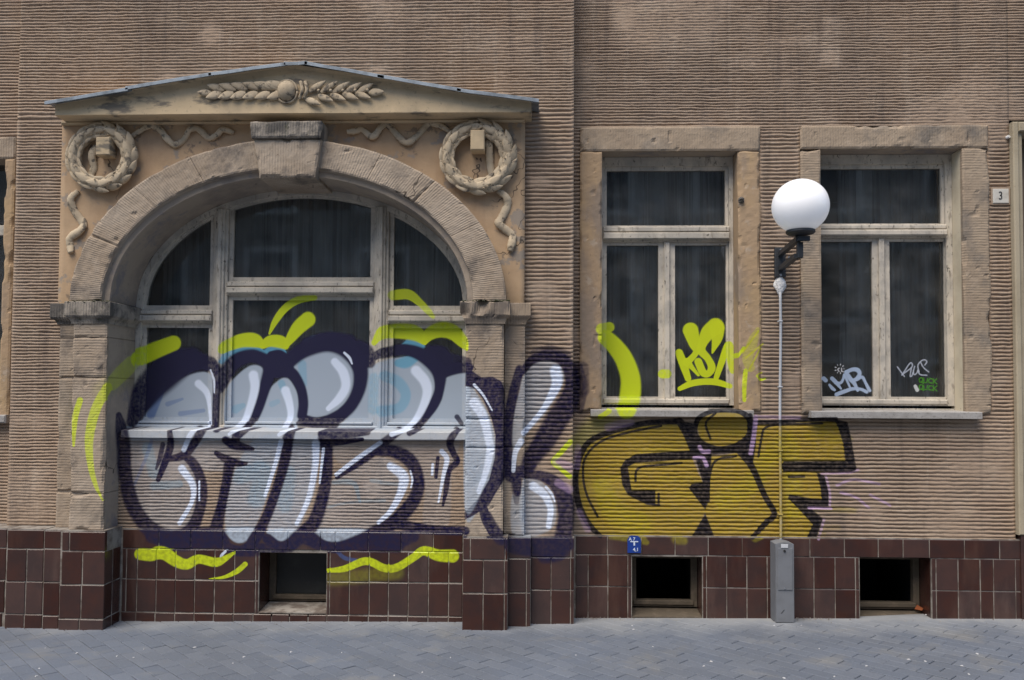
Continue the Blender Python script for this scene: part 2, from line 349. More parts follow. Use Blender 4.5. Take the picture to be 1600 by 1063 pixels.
# white tag, thin tag and green stencil on the right window
for pts in [
    [(1287, 592, 3.2), (1290, 595, 3.2)], [(1296, 602, 1.8), (1300, 607, 2.6), (1304, 610, 2)], [(1300, 592, 3), (1306, 598, 3), (1314, 608, 1.5)], [(1306, 599, 2.5), (1313, 599, 2.2), (1317, 594, 2), (1319, 586, 2)],
    [(1320, 588, 1.8), (1325, 599, 1.8), (1328, 606, 1.6)], [(1322, 582, 2.5), (1328, 592, 3.5), (1335, 600, 3), (1340, 611, 2)], [(1322, 582, 3), (1332, 578, 3), (1340, 579, 3.5), (1343, 585, 3), (1339, 592, 3), (1334, 595, 3)],
    [(1338, 594, 2.5), (1347, 590, 2.5), (1352, 598, 2.2), (1357, 608, 2.6), (1359, 611, 2.4)], [(1307, 617, 3), (1320, 612, 3), (1333, 608, 2.6), (1345, 609, 2.4), (1354, 613, 2.6)],
]:
    stroke((.42, .52, .68), pts, .95, .4)
for pts in [
    [(1402, 574), (1413, 589)], [(1409, 587), (1421, 569), (1425, 569), (1424, 575), (1411, 585)], [(1424, 575), (1422, 588), (1425, 587), (1429, 573)], [(1427, 580), (1428, 586), (1432, 584), (1434, 579)],
    [(1434, 580), (1438, 586), (1448, 587)], [(1436, 582), (1434, 572), (1439, 565), (1445, 563), (1448, 566), (1445, 571)], [(1438, 566), (1443, 575), (1451, 582)],
]:
    stroke((.42, .46, .54), pts, .85, .4, True, 1.0)
stroke((.55, .58, .58), [(1430, 604, 2.6), (1433, 610, 3)], .9, .2)
GRN = (.06, .24, .02)
for r0 in (591, 602):
    for k, gl in enumerate([[[(0, 2), (2, 0), (5, 0), (6, 3), (5, 7), (1, 7), (0, 2)], [(4, 6), (7, 9)]], [[(0, 0), (0, 7), (5, 7), (6, 0)]], [[(6, 1), (2, 0), (0, 3), (1, 7), (6, 7)]], [[(0, 0), (0, 8)], [(6, 0), (1, 4), (6, 8)]]]):
        for g in gl:
            stroke(GRN, [(1436 + k * 7.4 + x * .95, r0 + k * .5 + y) for x, y in g], .95, .3, False, .85)
for q in range(9):
    t = q / 9 * 2 * math.pi
    stroke((.7, .7, .72), [(1312 + 6 * math.cos(t), 577 + 6 * math.sin(t)), (1312 + 7.5 * math.cos(t), 577 + 7.5 * math.sin(t))], .9 if q % 3 else .5, .3, False, .8)
stroke((.7, .7, .72), [(1311, 576), (1309, 578), (1311, 581)], .9, .3, True, .9)
stroke((.7, .7, .72), [(1315, 576), (1315, 581)], .9, .3, False, .9)

pim = bpy.data.images.new('spray_paint', AW, AH, alpha=True, float_buffer=True)
pim.alpha_mode = 'CHANNEL_PACKED'
pim.colorspace_settings.name = 'Non-Color'
buf = np.ones((AH, AW, 4), np.float32)
buf[..., :3] = A_rgb
A_a[:2] = 0; A_a[-2:] = 0; A_a[:, :2] = 0; A_a[:, -2:] = 0
buf[..., 3] = A_a
pim.pixels.foreach_set(buf.ravel())
pim.pack()


# ------------------------------------------------------------------ materials
def N(nt, t, **kw):
    n = nt.nodes.new(t)
    for k, v in kw.items():
        if k.startswith('i_'):
            n.inputs[k[2:]].default_value = v
        else:
            setattr(n, k, v)
    return n


def mat(name, col, rough=.85, spec=.3, layers=(), bumps=(), paint=False, rnd=0.0, tool=0.0, metallic=0.0, dust=0.0, crack=None):
    """layers: (scale, colour, lo, hi, strength, detail[, stretch])   bumps: (scale, strength, distance[, detail])"""
    m = bpy.data.materials.new(name)
    m.use_nodes = True
    t = m.node_tree; L = t.links
    b = t.nodes['Principled BSDF']
    b.inputs['Roughness'].default_value = rough
    b.inputs['Specular IOR Level'].default_value = spec
    b.inputs['Metallic'].default_value = metallic
    geo = N(t, 'ShaderNodeNewGeometry')
    cur = N(t, 'ShaderNodeRGB'); cur.outputs[0].default_value = (*col, 1); cur = cur.outputs[0]
    for k, ly in enumerate(layers):
        sc, c, lo, hi, st, det = ly[:6]
        vec = geo.outputs['Position']
        mp = N(t, 'ShaderNodeMapping'); L.new(vec, mp.inputs[0])
        mp.inputs['Scale'].default_value = ly[6] if len(ly) > 6 else (1, 1, 1)
        mp.inputs['Location'].default_value = (k * 7.3 + len(name), k * 3.1, k * 5.7)
        n = N(t, 'ShaderNodeTexNoise'); n.inputs['Scale'].default_value = sc; n.inputs['Detail'].default_value = det
        n.inputs['Roughness'].default_value = .62
        L.new(mp.outputs[0], n.inputs['Vector'])
        mr = N(t, 'ShaderNodeMapRange'); mr.inputs[1].default_value = lo; mr.inputs[2].default_value = hi; mr.inputs[4].default_value = st
        L.new(n.outputs[0], mr.inputs[0])
        mx = N(t, 'ShaderNodeMix', data_type='RGBA')
        L.new(mr.outputs[0], mx.inputs[0]); L.new(cur, mx.inputs[6]); mx.inputs[7].default_value = (*c, 1)
        cur = mx.outputs[2]
    if crack:
        n = N(t, 'ShaderNodeTexNoise'); n.inputs['Scale'].default_value = crack[0]; n.inputs['Detail'].default_value = 5; n.inputs['Roughness'].default_value = .58
        L.new(geo.outputs['Position'], n.inputs['Vector'])
        su = N(t, 'ShaderNodeMath', operation='SUBTRACT'); L.new(n.outputs[0], su.inputs[0]); su.inputs[1].default_value = .5
        ab = N(t, 'ShaderNodeMath', operation='ABSOLUTE'); L.new(su.outputs[0], ab.inputs[0])
        mr = N(t, 'ShaderNodeMapRange'); mr.inputs[1].default_value = crack[1] * .4; mr.inputs[2].default_value = crack[1]; mr.inputs[3].default_value = 1; mr.inputs[4].default_value = 0
        L.new(ab.outputs[0], mr.inputs[0])
        n2 = N(t, 'ShaderNodeTexNoise'); n2.inputs['Scale'].default_value = 1.7; n2.inputs['Detail'].default_value = 3; L.new(geo.outputs['Position'], n2.inputs['Vector'])
        m2_ = N(t, 'ShaderNodeMapRange'); m2_.inputs[1].default_value = .52; m2_.inputs[2].default_value = .58; m2_.inputs[4].default_value = .85; L.new(n2.outputs[0], m2_.inputs[0])
        mm = N(t, 'ShaderNodeMath', operation='MULTIPLY'); L.new(mr.outputs[0], mm.inputs[0]); L.new(m2_.outputs[0], mm.inputs[1])
        mx = N(t, 'ShaderNodeMix', data_type='RGBA'); L.new(mm.outputs[0], mx.inputs[0]); L.new(cur, mx.inputs[6]); mx.inputs[7].default_value = (.06, .048, .038, 1)
        cur = mx.outputs[2]
    if dust:
        sp = N(t, 'ShaderNodeSeparateXYZ'); L.new(geo.outputs['Position'], sp.inputs[0])
        n = N(t, 'ShaderNodeTexNoise'); n.inputs['Scale'].default_value = 2.4; n.inputs['Detail'].default_value = 6; L.new(geo.outputs['Position'], n.inputs['Vector'])
        ad = N(t, 'ShaderNodeMath', operation='MULTIPLY_ADD'); L.new(n.outputs[0], ad.inputs[0]); ad.inputs[1].default_value = 1.0; L.new(sp.outputs[1], ad.inputs[2])
        mr = N(t, 'ShaderNodeMapRange'); mr.inputs[1].default_value = -.05; mr.inputs[2].default_value = .42; mr.inputs[4].default_value = dust
        L.new(ad.outputs[0], mr.inputs[0])
        mx = N(t, 'ShaderNodeMix', data_type='RGBA'); L.new(mr.outputs[0], mx.inputs[0]); L.new(cur, mx.inputs[6]); mx.inputs[7].default_value = (.275, .288, .305, 1)
        cur = mx.outputs[2]
    if rnd:
        oi = N(t, 'ShaderNodeObjectInfo')
        mr = N(t, 'ShaderNodeMapRange'); mr.inputs[3].default_value = 1 - rnd; mr.inputs[4].default_value = 1 + rnd
        L.new(oi.outputs['Random'], mr.inputs[0])
        hs = N(t, 'ShaderNodeHueSaturation'); L.new(mr.outputs[0], hs.inputs['Value']); L.new(cur, hs.inputs['Color'])
        mr2 = N(t, 'ShaderNodeMapRange'); mr2.inputs[3].default_value = 1 + rnd; mr2.inputs[4].default_value = 1 - rnd
        L.new(oi.outputs['Random'], mr2.inputs[0]); L.new(mr2.outputs[0], hs.inputs['Saturation'])
        cur = hs.outputs[0]
    if paint:
        uv = N(t, 'ShaderNodeUVMap', uv_map='paint')
        im = N(t, 'ShaderNodeTexImage', image=pim, extension='CLIP', interpolation='Linear')
        L.new(uv.outputs[0], im.inputs[0])
        n = N(t, 'ShaderNodeTexNoise'); n.inputs['Scale'].default_value = 38; n.inputs['Detail'].default_value = 4
        L.new(geo.outputs['Position'], n.inputs['Vector'])
        mr = N(t, 'ShaderNodeMapRange'); mr.inputs[1].default_value = .3; mr.inputs[2].default_value = .62; mr.inputs[3].default_value = .77 if paint == 1 else .6
        L.new(n.outputs[0], mr.inputs[0])
        mu = N(t, 'ShaderNodeMath', operation='MULTIPLY'); L.new(im.outputs['Alpha'], mu.inputs[0]); L.new(mr.outputs[0], mu.inputs[1])
        mx = N(t, 'ShaderNodeMix', data_type='RGBA')
        L.new(mu.outputs[0], mx.inputs[0]); L.new(cur, mx.inputs[6]); L.new(im.outputs['Color'], mx.inputs[7])
        cur = mx.outputs[2]
        m['paint_alpha'] = 1
        pa = mu.outputs[0]
    else:
        pa = None
    L.new(cur, b.inputs['Base Color'])
    prev = None
    for bp in bumps:
        n = N(t, 'ShaderNodeTexNoise'); n.inputs['Scale'].default_value = bp[0]; n.inputs['Detail'].default_value = bp[3] if len(bp) > 3 else 4
        L.new(geo.outputs['Position'], n.inputs['Vector'])
        bu = N(t, 'ShaderNodeBump'); bu.inputs['Strength'].default_value = bp[1]; bu.inputs['Distance'].default_value = bp[2]
        L.new(n.outputs[0], bu.inputs['Height'])
        if prev: L.new(prev, bu.inputs['Normal'])
        prev = bu.outputs[0]
    if tool:
        uv = N(t, 'ShaderNodeUVMap', uv_map='tool')
        n = N(t, 'ShaderNodeTexNoise'); n.inputs['Scale'].default_value = 9; n.inputs['Detail'].default_value = 3
        L.new(geo.outputs['Position'], n.inputs['Vector'])
        sx = N(t, 'ShaderNodeSeparateXYZ'); L.new(uv.outputs[0], sx.inputs[0])
        ad = N(t, 'ShaderNodeMath', operation='MULTIPLY_ADD'); L.new(n.outputs[0], ad.inputs[0]); ad.inputs[1].default_value = .012; L.new(sx.outputs[0], ad.inputs[2])
        mu = N(t, 'ShaderNodeMath', operation='MULTIPLY'); L.new(ad.outputs[0], mu.inputs[0]); mu.inputs[1].default_value = 2 * math.pi / .0205
        sn = N(t, 'ShaderNodeMath', operation='SINE'); L.new(mu.outputs[0], sn.inputs[0])
        mr = N(t, 'ShaderNodeMapRange'); mr.inputs[1].default_value = .42; mr.inputs[2].default_value = .6; mr.inputs[3].default_value = 1; mr.inputs[4].default_value = .25
        L.new(n.outputs[0], mr.inputs[0])
        m2 = N(t, 'ShaderNodeMath', operation='MULTIPLY'); L.new(sn.outputs[0], m2.inputs[0]); L.new(mr.outputs[0], m2.inputs[1])
        bu = N(t, 'ShaderNodeBump'); bu.inputs['Strength'].default_value = tool; bu.inputs['Distance'].default_value = .004
        L.new(m2.outputs[0], bu.inputs['Height'])
        if prev: L.new(prev, bu.inputs['Normal'])
        prev = bu.outputs[0]
    if prev:
        L.new(prev, b.inputs['Normal'])
    return m


M = {}
M['plaster'] = mat('combed_plaster', (.358, .267, .196), .95, .15,
                   [(.9, (.28, .217, .167), .42, .66, .7, 5), (3.5, (.44, .355, .275), .5, .75, .6, 6), (.7, (.19, .145, .115), .55, .75, .6, 6, (3, 1, .5)), (55, (.17, .12, .085), .58, .75, .6, 3), (2.6, (.20, .155, .125), .54, .70, .55, 6, (5, 1, .35)), (2.2, (.46, .37, .285), .58, .72, .5, 6, (6, 1, .3))],
                   [(140, .5, .003), (30, .4, .006)], paint=1)
M['ochre'] = mat('ochre_plaster', (.46, .325, .205), .9, .2,
                 [(2.2, (.34, .235, .145), .45, .65, .8, 5), (4.2, (.27, .235, .20), .57, .60, .85, 8), (9, (.16, .13, .105), .62, .66, .7, 7), (1.2, (.30, .20, .13), .5, .7, .6, 4, (4, 1, .6))],
                 [(60, .3, .003), (8, .3, .01)], crack=(.9, .003))
M['cream'] = mat('cream_plaster', (.60, .465, .295), .88, .2,
                 [(3, (.36, .29, .20), .45, .68, .7, 6), (3.4, (.15, .135, .115), .56, .62, .85, 8, (.7, 1, 2.2)), (30, (.25, .2, .15), .62, .7, .5, 4)],
                 [(70, .3, .003), (9, .3, .008)])
M['carved'] = mat('carved_plaster', (.52, .425, .30), .88, .2,
                  [(5, (.36, .29, .205), .45, .62, .8, 6), (22, (.11, .095, .08), .55, .64, .85, 6)], [(90, .4, .003)])
M['stone'] = mat('sandstone', (.39, .32, .25), .93, .15,
                 [(1.6, (.29, .225, .165), .42, .62, .8, 6), (3.6, (.12, .105, .095), .52, .65, .75, 9), (2.0, (.17, .145, .12), .55, .68, .6, 8, (1.3, 1, .8)), (7, (.40, .33, .26), .56, .70, .55, 7), (40, (.12, .095, .075), .67, .73, .75, 3)],
                 [(120, .4, .002), (22, .35, .004)], paint=1, tool=.32, crack=(.8, .0032))
M['stone_plain'] = mat('dressed_sandstone', (.36, .285, .21), .93, .15,
                 [(1.6, (.29, .225, .165), .42, .62, .8, 6), (3.2, (.15, .135, .12), .50, .64, .8, 9), (7, (.42, .34, .26), .56, .70, .55, 7), (40, (.12, .095, .075), .66, .72, .75, 3)],
                 [(120, .4, .002), (22, .35, .004)], paint=1, tool=.22)
M['stone_warm'] = mat('sandstone_warm', (.37, .265, .17), .93, .15,
                      [(2.2, (.44, .31, .17), .48, .66, .7, 6), (2.4, (.25, .20, .16), .5, .64, .85, 8, (1.4, 1, .6)), (9, (.42, .35, .28), .60, .68, .6, 6), (38, (.12, .09, .07), .68, .73, .8, 3)],
                      [(120, .4, .002), (18, .35, .004)], paint=1)
M['stone_dark'] = mat('weathered_sandstone', (.29, .255, .215), .95, .15,
                      [(4.5, (.085, .08, .075), .46, .58, .9, 8), (9, (.38, .33, .28), .58, .68, .7, 7), (22, (.065, .068, .045), .60, .68, .7, 4)],
                      [(120, .5, .003), (25, .6, .008)], tool=.5)
M['moss'] = mat('mossy_edge', (.05, .055, .03), 1, .1, [(40, (.15, .14, .11), .5, .6, .8, 4)], [(80, .8, .006)])
M['reveal'] = mat('smooth_reveal_stone', (.345, .285, .225), .9, .2,
                  [(2.2, (.22, .185, .16), .45, .6, .8, 6), (4, (.17, .165, .19), .56, .64, .6, 7), (11, (.38, .31, .235), .58, .7, .6, 5), (45, (.1, .08, .065), .68, .74, .7, 3)],
                  [(90, .4, .003), (15, .4, .006)], paint=1, crack=(.9, .0035))
M['tile'] = mat('glazed_tile', (.060, .026, .020), .25, .5,
                [(6, (.040, .022, .020), .40, .62, .8, 5), (2.5, (.095, .052, .040), .54, .7, .7, 6, (2, 1, .5)), (50, (.12, .09, .08), .70, .76, .5, 3)],
                [(30, .12, .003), (160, .15, .001)], paint=2, rnd=.24)
M['grout'] = mat('tile_grout', (.29, .265, .235), .95, .1, [(9, (.13, .105, .09), .44, .60, .9, 6)], [(90, .5, .003)], paint=2)
M['frame'] = mat('weathered_white_paint', (.58, .525, .44), .6, .3,
                 [(5, (.36, .335, .295), .42, .62, .85, 6), (30, (.25, .22, .18), .56, .66, .85, 6, (1, 1, .3)), (48, (.05, .042, .036), .62, .68, .9, 5, (1, 1, .4)), (1.5, (.32, .30, .27), .5, .7, .6, 4)],
                 [(60, .4, .002), (15, .3, .003)], paint=1)
M['pale_reveal'] = mat('pale_limewashed_reveal', (.60, .53, .40), .9, .2, [(4, (.48, .41, .30), .45, .65, .8, 6), (34, (.2, .17, .13), .66, .72, .7, 4)], [(80, .4, .003)], paint=1)  # cream paint whose paleness includes the light on this left-facing side
M['sill'] = mat('grey_sill_stone', (.36, .345, .33), .85, .25, [(8, (.25, .235, .22), .45, .65, .8, 6), (70, (.16, .15, .14), .56, .66, .6, 3)], [(120, .4, .002)], paint=1)
M['zinc'] = mat('zinc_sheet', (.27, .31, .35), .5, .5, [(9, (.13, .15, .17), .45, .65, .8, 5)], [(14, .3, .004)], metallic=.4)
M['curtain'] = mat('sheer_curtain', (.52, .53, .54), 1, .05, [(1.1, (.20, .205, .22), .42, .6, .8, 3, (1, 1, .5)), (3, (.13, .135, .15), .48, .60, .85, 4, (9, 1, .12))])  # dark upright stripes colour in the shade between folds
M['cellar_glass'] = mat('grimy_cellar_glass', (.022, .023, .022), .35, .3, [(5, (.05, .052, .05), .5, .75, .7, 6)])
M['dark'] = mat('dark_room', (.028, .028, .028), 1, .05)
M['cellar'] = mat('cellar_wood', (.10, .082, .062), .9, .1, [(14, (.17, .135, .10), .5, .7, .7, 4)], [(40, .5, .004)])
M['paver'] = mat('grey_paver', (.130, .150, .188), .7, .3,
                 [(1.1, (.118, .132, .158), .42, .62, .8, 5), (120, (.22, .235, .26), .55, .7, .6, 3), (2.2, (.20, .198, .19), .55, .7, .6, 6), (30, (.15, .15, .155), .60, .70, .5, 5)],
                 [(200, .4, .002), (40, .3, .003)], rnd=.07, dust=.75)
M['sand'] = mat('joint_sand', (.17, .175, .185), 1, .1, [(20, (.12, .118, .115), .45, .6, .8, 5)], [(150, .6, .004)], dust=.8)
M['asph'] = mat('road_asphalt', (.07, .07, .072), .9, .2, [(60, (.11, .11, .11), .5, .65, .6, 3)])
M['black_metal'] = mat('dark_painted_steel', (.030, .034, .040), .5, .4, [(30, (.07, .07, .07), .58, .7, .5, 4)], [(100, .2, .001)])
M['bolt'] = mat('galvanised_bolt', (.5, .52, .55), .35, .5, metallic=.9)
M['foam'] = mat('white_foam', (.70, .70, .70), .95, .1, [(60, (.5, .5, .48), .5, .65, .6, 4)], [(70, .8, .01)])
M['pipe'] = mat('white_conduit', (.50, .52, .55), .5, .4, [(9, (.38, .39, .40), .5, .7, .6, 4)], paint=1)
M['cab'] = mat('grey_cabinet_plastic', (.185, .195, .215), .5, .35, [(7, (.15, .157, .17), .45, .65, .7, 5), (60, (.26, .26, .27), .68, .74, .6, 3)], [(120, .15, .001)])
M['cab_lt'] = mat('pale_sticker', (.55, .57, .60), .5, .3)
M['cab_dk'] = mat('dark_lock', (.03, .03, .032), .4, .4)
M['enamel'] = mat('white_enamel', (.56, .54, .49), .35, .5, [(12, (.40, .37, .32), .52, .68, .7, 5)])
M['ink'] = mat('black_ink', (.02, .02, .025), .6, .3)
M['blue'] = mat('blue_enamel', (.010, .045, .26), .4, .5, [(14, (.012, .035, .17), .5, .7, .7, 4)])
M['white'] = mat('white_print', (.62, .70, .82), .5, .3)
M['paper'] = mat('dirty_white_paper', (.50, .50, .51), .9, .1)
M['door'] = mat('door_surround_paint', (.40, .345, .25), .8, .25, [(4, (.32, .27, .19), .45, .65, .8, 6), (30, (.18, .15, .12), .66, .72, .6, 4)], [(60, .3, .003)])
M['doorwood'] = mat('brown_door', (.16, .115, .08), .6, .3, [(3, (.11, .08, .055), .4, .6, .8, 6, (8, 1, .6))])
M['opp'] = mat('far_facade', (.40, .37, .33), .9, .2, [(.6, (.19, .17, .15), .45, .65, .8, 5)])
M['opp_lt'] = mat('far_facade_trim', (.75, .73, .69), .9, .2)
M['opp_win'] = mat('far_glass', (.02, .022, .026), .1, .5)
M['roof'] = mat('far_roof_tiles', (.12, .06, .045), .9, .2)
M['leafd'] = mat('dead_leaf', (.22, .07, .03), .9, .1)

# opal globe, glowing faintly
m = mat('opal_glass', (.88, .88, .90), .22, .5)
b = m.node_tree.nodes['Principled BSDF']
b.inputs['Emission Color'].default_value = (.93, .95, 1, 1)
b.inputs['Emission Strength'].default_value = .07
M['opal'] = m


def glass_mat():
    m = bpy.data.materials.new('old_window_glass'); m.use_nodes = True
    t = m.node_tree; L = t.links
    for n in list(t.nodes):
        if n.type != 'OUTPUT_MATERIAL': t.nodes.remove(n)
    out = [n for n in t.nodes if n.type == 'OUTPUT_MATERIAL'][0]
    geo = N(t, 'ShaderNodeNewGeometry')
    tr = N(t, 'ShaderNodeBsdfTransparent'); tr.inputs[0].default_value = (.86, .89, .89, 1)
    gl = N(t, 'ShaderNodeBsdfGlossy'); gl.inputs['Roughness'].default_value = .04
    n = N(t, 'ShaderNodeTexNoise'); n.inputs['Scale'].default_value = 2.2; L.new(geo.outputs['Position'], n.inputs['Vector'])
    bu = N(t, 'ShaderNodeBump'); bu.inputs['Strength'].default_value = .05; bu.inputs['Distance'].default_value = .012; L.new(n.outputs[0], bu.inputs['Height'])
    L.new(bu.outputs[0], gl.inputs['Normal'])
    fr = N(t, 'ShaderNodeFresnel'); fr.inputs[0].default_value = 1.62
    m1 = N(t, 'ShaderNodeMixShader'); L.new(fr.outputs[0], m1.inputs[0]); L.new(tr.outputs[0], m1.inputs[1]); L.new(gl.outputs[0], m1.inputs[2])
    df = N(t, 'ShaderNodeBsdfDiffuse'); df.inputs[0].default_value = (.32, .32, .31, 1)
    n2 = N(t, 'ShaderNodeTexNoise'); n2.inputs['Scale'].default_value = 5; n2.inputs['Detail'].default_value = 8; L.new(geo.outputs['Position'], n2.inputs['Vector'])
    mr = N(t, 'ShaderNodeMapRange'); mr.inputs[1].default_value = .4; mr.inputs[2].default_value = .8; mr.inputs[3].default_value = .05; mr.inputs[4].default_value = .17
    L.new(n2.outputs[0], mr.inputs[0])
    m2 = N(t, 'ShaderNodeMixShader'); L.new(mr.outputs[0], m2.inputs[0]); L.new(m1.outputs[0], m2.inputs[1]); L.new(df.outputs[0], m2.inputs[2])
    uv = N(t, 'ShaderNodeUVMap', uv_map='paint')
    im = N(t, 'ShaderNodeTexImage', image=pim, extension='CLIP')
    L.new(uv.outputs[0], im.inputs[0])
    pb = N(t, 'ShaderNodeBsdfPrincipled'); pb.inputs['Roughness'].default_value = .4
    L.new(im.outputs['Color'], pb.inputs['Base Color'])
    m3 = N(t, 'ShaderNodeMixShader'); ga = N(t, 'ShaderNodeMath', operation='MULTIPLY'); ga.inputs[1].default_value = .93; L.new(im.outputs['Alpha'], ga.inputs[0]); L.new(ga.outputs[0], m3.inputs[0]); L.new(m2.outputs[0], m3.inputs[1]); L.new(pb.outputs[0], m3.inputs[2])
    L.new(m3.outputs[0], out.inputs[0])
    return m


M['glass'] = glass_mat()


# ------------------------------------------------------------------ mesh helpers
def link(name, me, parent=None, mat_=None, **props):
    o = bpy.data.objects.new(name, me)
    COL.objects.link(o)
    if parent: o.parent = parent
    if mat_ is not None and me is not None and not me.materials: me.materials.append(mat_)
    for k, v in props.items(): o[k] = v
    return o


def add_paint_uv(me, yref, off=(0, 0, 0), skew=0.0, y0=0.0):
    n = len(me.loops)
    co = np.empty(len(me.vertices) * 3); me.vertices.foreach_get('co', co); co = co.reshape(-1, 3) + np.array(off)
    k = (D + YREF) / (D + yref)               # spray seen as one flat sheet; each surface keeps its own scale
    co[:, 0] += skew * (co[:, 1] - y0)        # sprayed at an angle into a deep reveal
    u = (co[:, 0] * k - AX0) / (AX1 - AX0)
    v = (H + (co[:, 2] - H) * k - AZ0) / (AZ1 - AZ0)
    li = np.empty(n, np.int32); me.loops.foreach_get('vertex_index', li)
    uv = me.uv_layers.get('paint') or me.uv_layers.new(name='paint')
    uv.data.foreach_set('uv', np.column_stack([u[li], v[li]]).ravel().astype(np.float32))


def add_tool_uv(me, vals):
    li = np.empty(len(me.loops), np.int32); me.loops.foreach_get('vertex_index', li)
    vals = np.asarray(vals, np.float32)
    uv = me.uv_layers.new(name='tool')
    uv.data.foreach_set('uv', np.column_stack([vals[li], np.zeros(len(li))]).ravel().astype(np.float32))


def pymesh(name, v, f, smooth=False):
    me = bpy.data.meshes.new(name)
    me.from_pydata([tuple(map(float, q)) for q in v], [], f)
    if smooth: me.polygons.foreach_set('use_smooth', [True] * len(me.polygons))
    me.update()
    return me


def gridmesh(name, X, Y, Z, smooth=True, flip=False):
    r, c = X.shape
    idx = np.arange(r * c).reshape(r, c)
    q = np.stack([idx[:-1, :-1], idx[:-1, 1:], idx[1:, 1:], idx[1:, :-1]], -1).reshape(-1, 4)
    if flip: q = q[:, ::-1]
    me = bpy.data.meshes.new(name)
    me.vertices.add(r * c)
    me.vertices.foreach_set('co', np.stack([X, Y, Z], -1).ravel())
    me.loops.add(q.size)
    me.loops.foreach_set('vertex_index', np.ascontiguousarray(q).ravel().astype(np.int32))
    me.polygons.add(len(q))
    me.polygons.foreach_set('loop_start', np.arange(0, q.size, 4, dtype=np.int32))
    me.polygons.foreach_set('use_smooth', np.full(len(q), smooth))
    me.update(calc_edges=True)
    return me


class MB:
    def __init__(s): s.v = []; s.f = []

    def add(s, v, f):
        n = len(s.v); s.v += [tuple(map(float, q)) for q in v]; s.f += [tuple(i + n for i in q) for q in f]; return s

    def box(s, x0, x1, y0, y1, z0, z1, b=0.0):
        """box with a chamfered front (y0 = front, towards the street)"""
        if b <= 0:
            v = [(x0, y0, z0), (x1, y0, z0), (x1, y1, z0), (x0, y1, z0), (x0, y0, z1), (x1, y0, z1), (x1, y1, z1), (x0, y1, z1)]
            f = [(0, 1, 5, 4), (1, 2, 6, 5), (2, 3, 7, 6), (3, 0, 4, 7), (4, 5, 6, 7), (3, 2, 1, 0)]
        else:
            v = [(x0 + b, y0, z0 + b), (x1 - b, y0, z0 + b), (x1 - b, y0, z1 - b), (x0 + b, y0, z1 - b),
                 (x0, y0 + b, z0), (x1, y0 + b, z0), (x1, y0 + b, z1), (x0, y0 + b, z1),
                 (x0, y1, z0), (x1, y1, z0), (x1, y1, z1), (x0, y1, z1)]
            f = [(0, 1, 2, 3)]
            for a in (0, 4):
                for k in range(4):
                    k2 = (k + 1) % 4
                    f.append((a + 4 + k, a + 4 + k2, a + k2, a + k))
            f.append((11, 10, 9, 8))
        return s.add(v, f)

    def ring(s, outer, inner, y0, y1, ib=0.0):
        """closed band between two matching outlines (x, z), front y0, back y1; inner edge may slope back by ib"""
        n = len(outer)
        v = [(x, y0, z) for x, z in outer] + [(x, y0, z) for x, z in inner] + [(x, y1, z) for x, z in outer] + [(x, y1, z) for x, z in inner]
        f = []
        for k in range(n):
            j = (k + 1) % n
            f += [(k, j, n + j, n + k), (n + k, n + j, 3 * n + j, 3 * n + k), (j, k, 2 * n + k, 2 * n + j)]
        return s.add(v, f)

    def prism(s, outline, y0, y1):
        n = len(outline)
        v = [(x, y0, z) for x, z in outline] + [(x, y1, z) for x, z in outline]
        f = [tuple(range(n)), tuple(range(2 * n - 1, n - 1, -1))]
        for k in range(n):
            j = (k + 1) % n
            f.append((j, k, n + k, n + j))
        return s.add(v, f)

    def tube(s, pts, rad, seg=10, flat=1.0, cap=True):
        """tube along 3-D points; rad number or list; flat squashes depth (Y)"""
        p = [Vector(q) for q in pts]
        n = len(p)
        rs = rad if isinstance(rad, (list, tuple, np.ndarray)) else [rad] * n
        base = len(s.v); vv = []
        for i in range(n):
            t = (p[min(i + 1, n - 1)] - p[max(i - 1, 0)]).normalized()
            a = Vector((0, 1, 0)) if abs(t.y) < .9 else Vector((0, 0, 1))
            u = t.cross(a).normalized(); w_ = t.cross(u).normalized()
            for k in range(seg):
                an = 2 * math.pi * k / seg
                vv.append(p[i] + u * math.cos(an) * rs[i] + w_ * math.sin(an) * rs[i] * flat)
        f = []
        for i in range(n - 1):
            for k in range(seg):
                k2 = (k + 1) % seg
                f.append((i * seg + k, i * seg + k2, (i + 1) * seg + k2, (i + 1) * seg + k))
        if cap:
            f += [tuple(range(seg)), tuple((n - 1) * seg + k for k in range(seg - 1, -1, -1))]
        return s.add(vv, f)

    def build(s, name, mat_, parent=None, paint=None, smooth=False, **props):
        me = pymesh(name, s.v, s.f, smooth)
        bm = bmesh.new(); bm.from_mesh(me); bmesh.ops.recalc_face_normals(bm, faces=bm.faces); bm.to_mesh(me); bm.free()
        if smooth: me.polygons.foreach_set('use_smooth', [True] * len(me.polygons))
        if paint is not None: add_paint_uv(me, paint)
        return link(name, me, parent, mat_, **props)


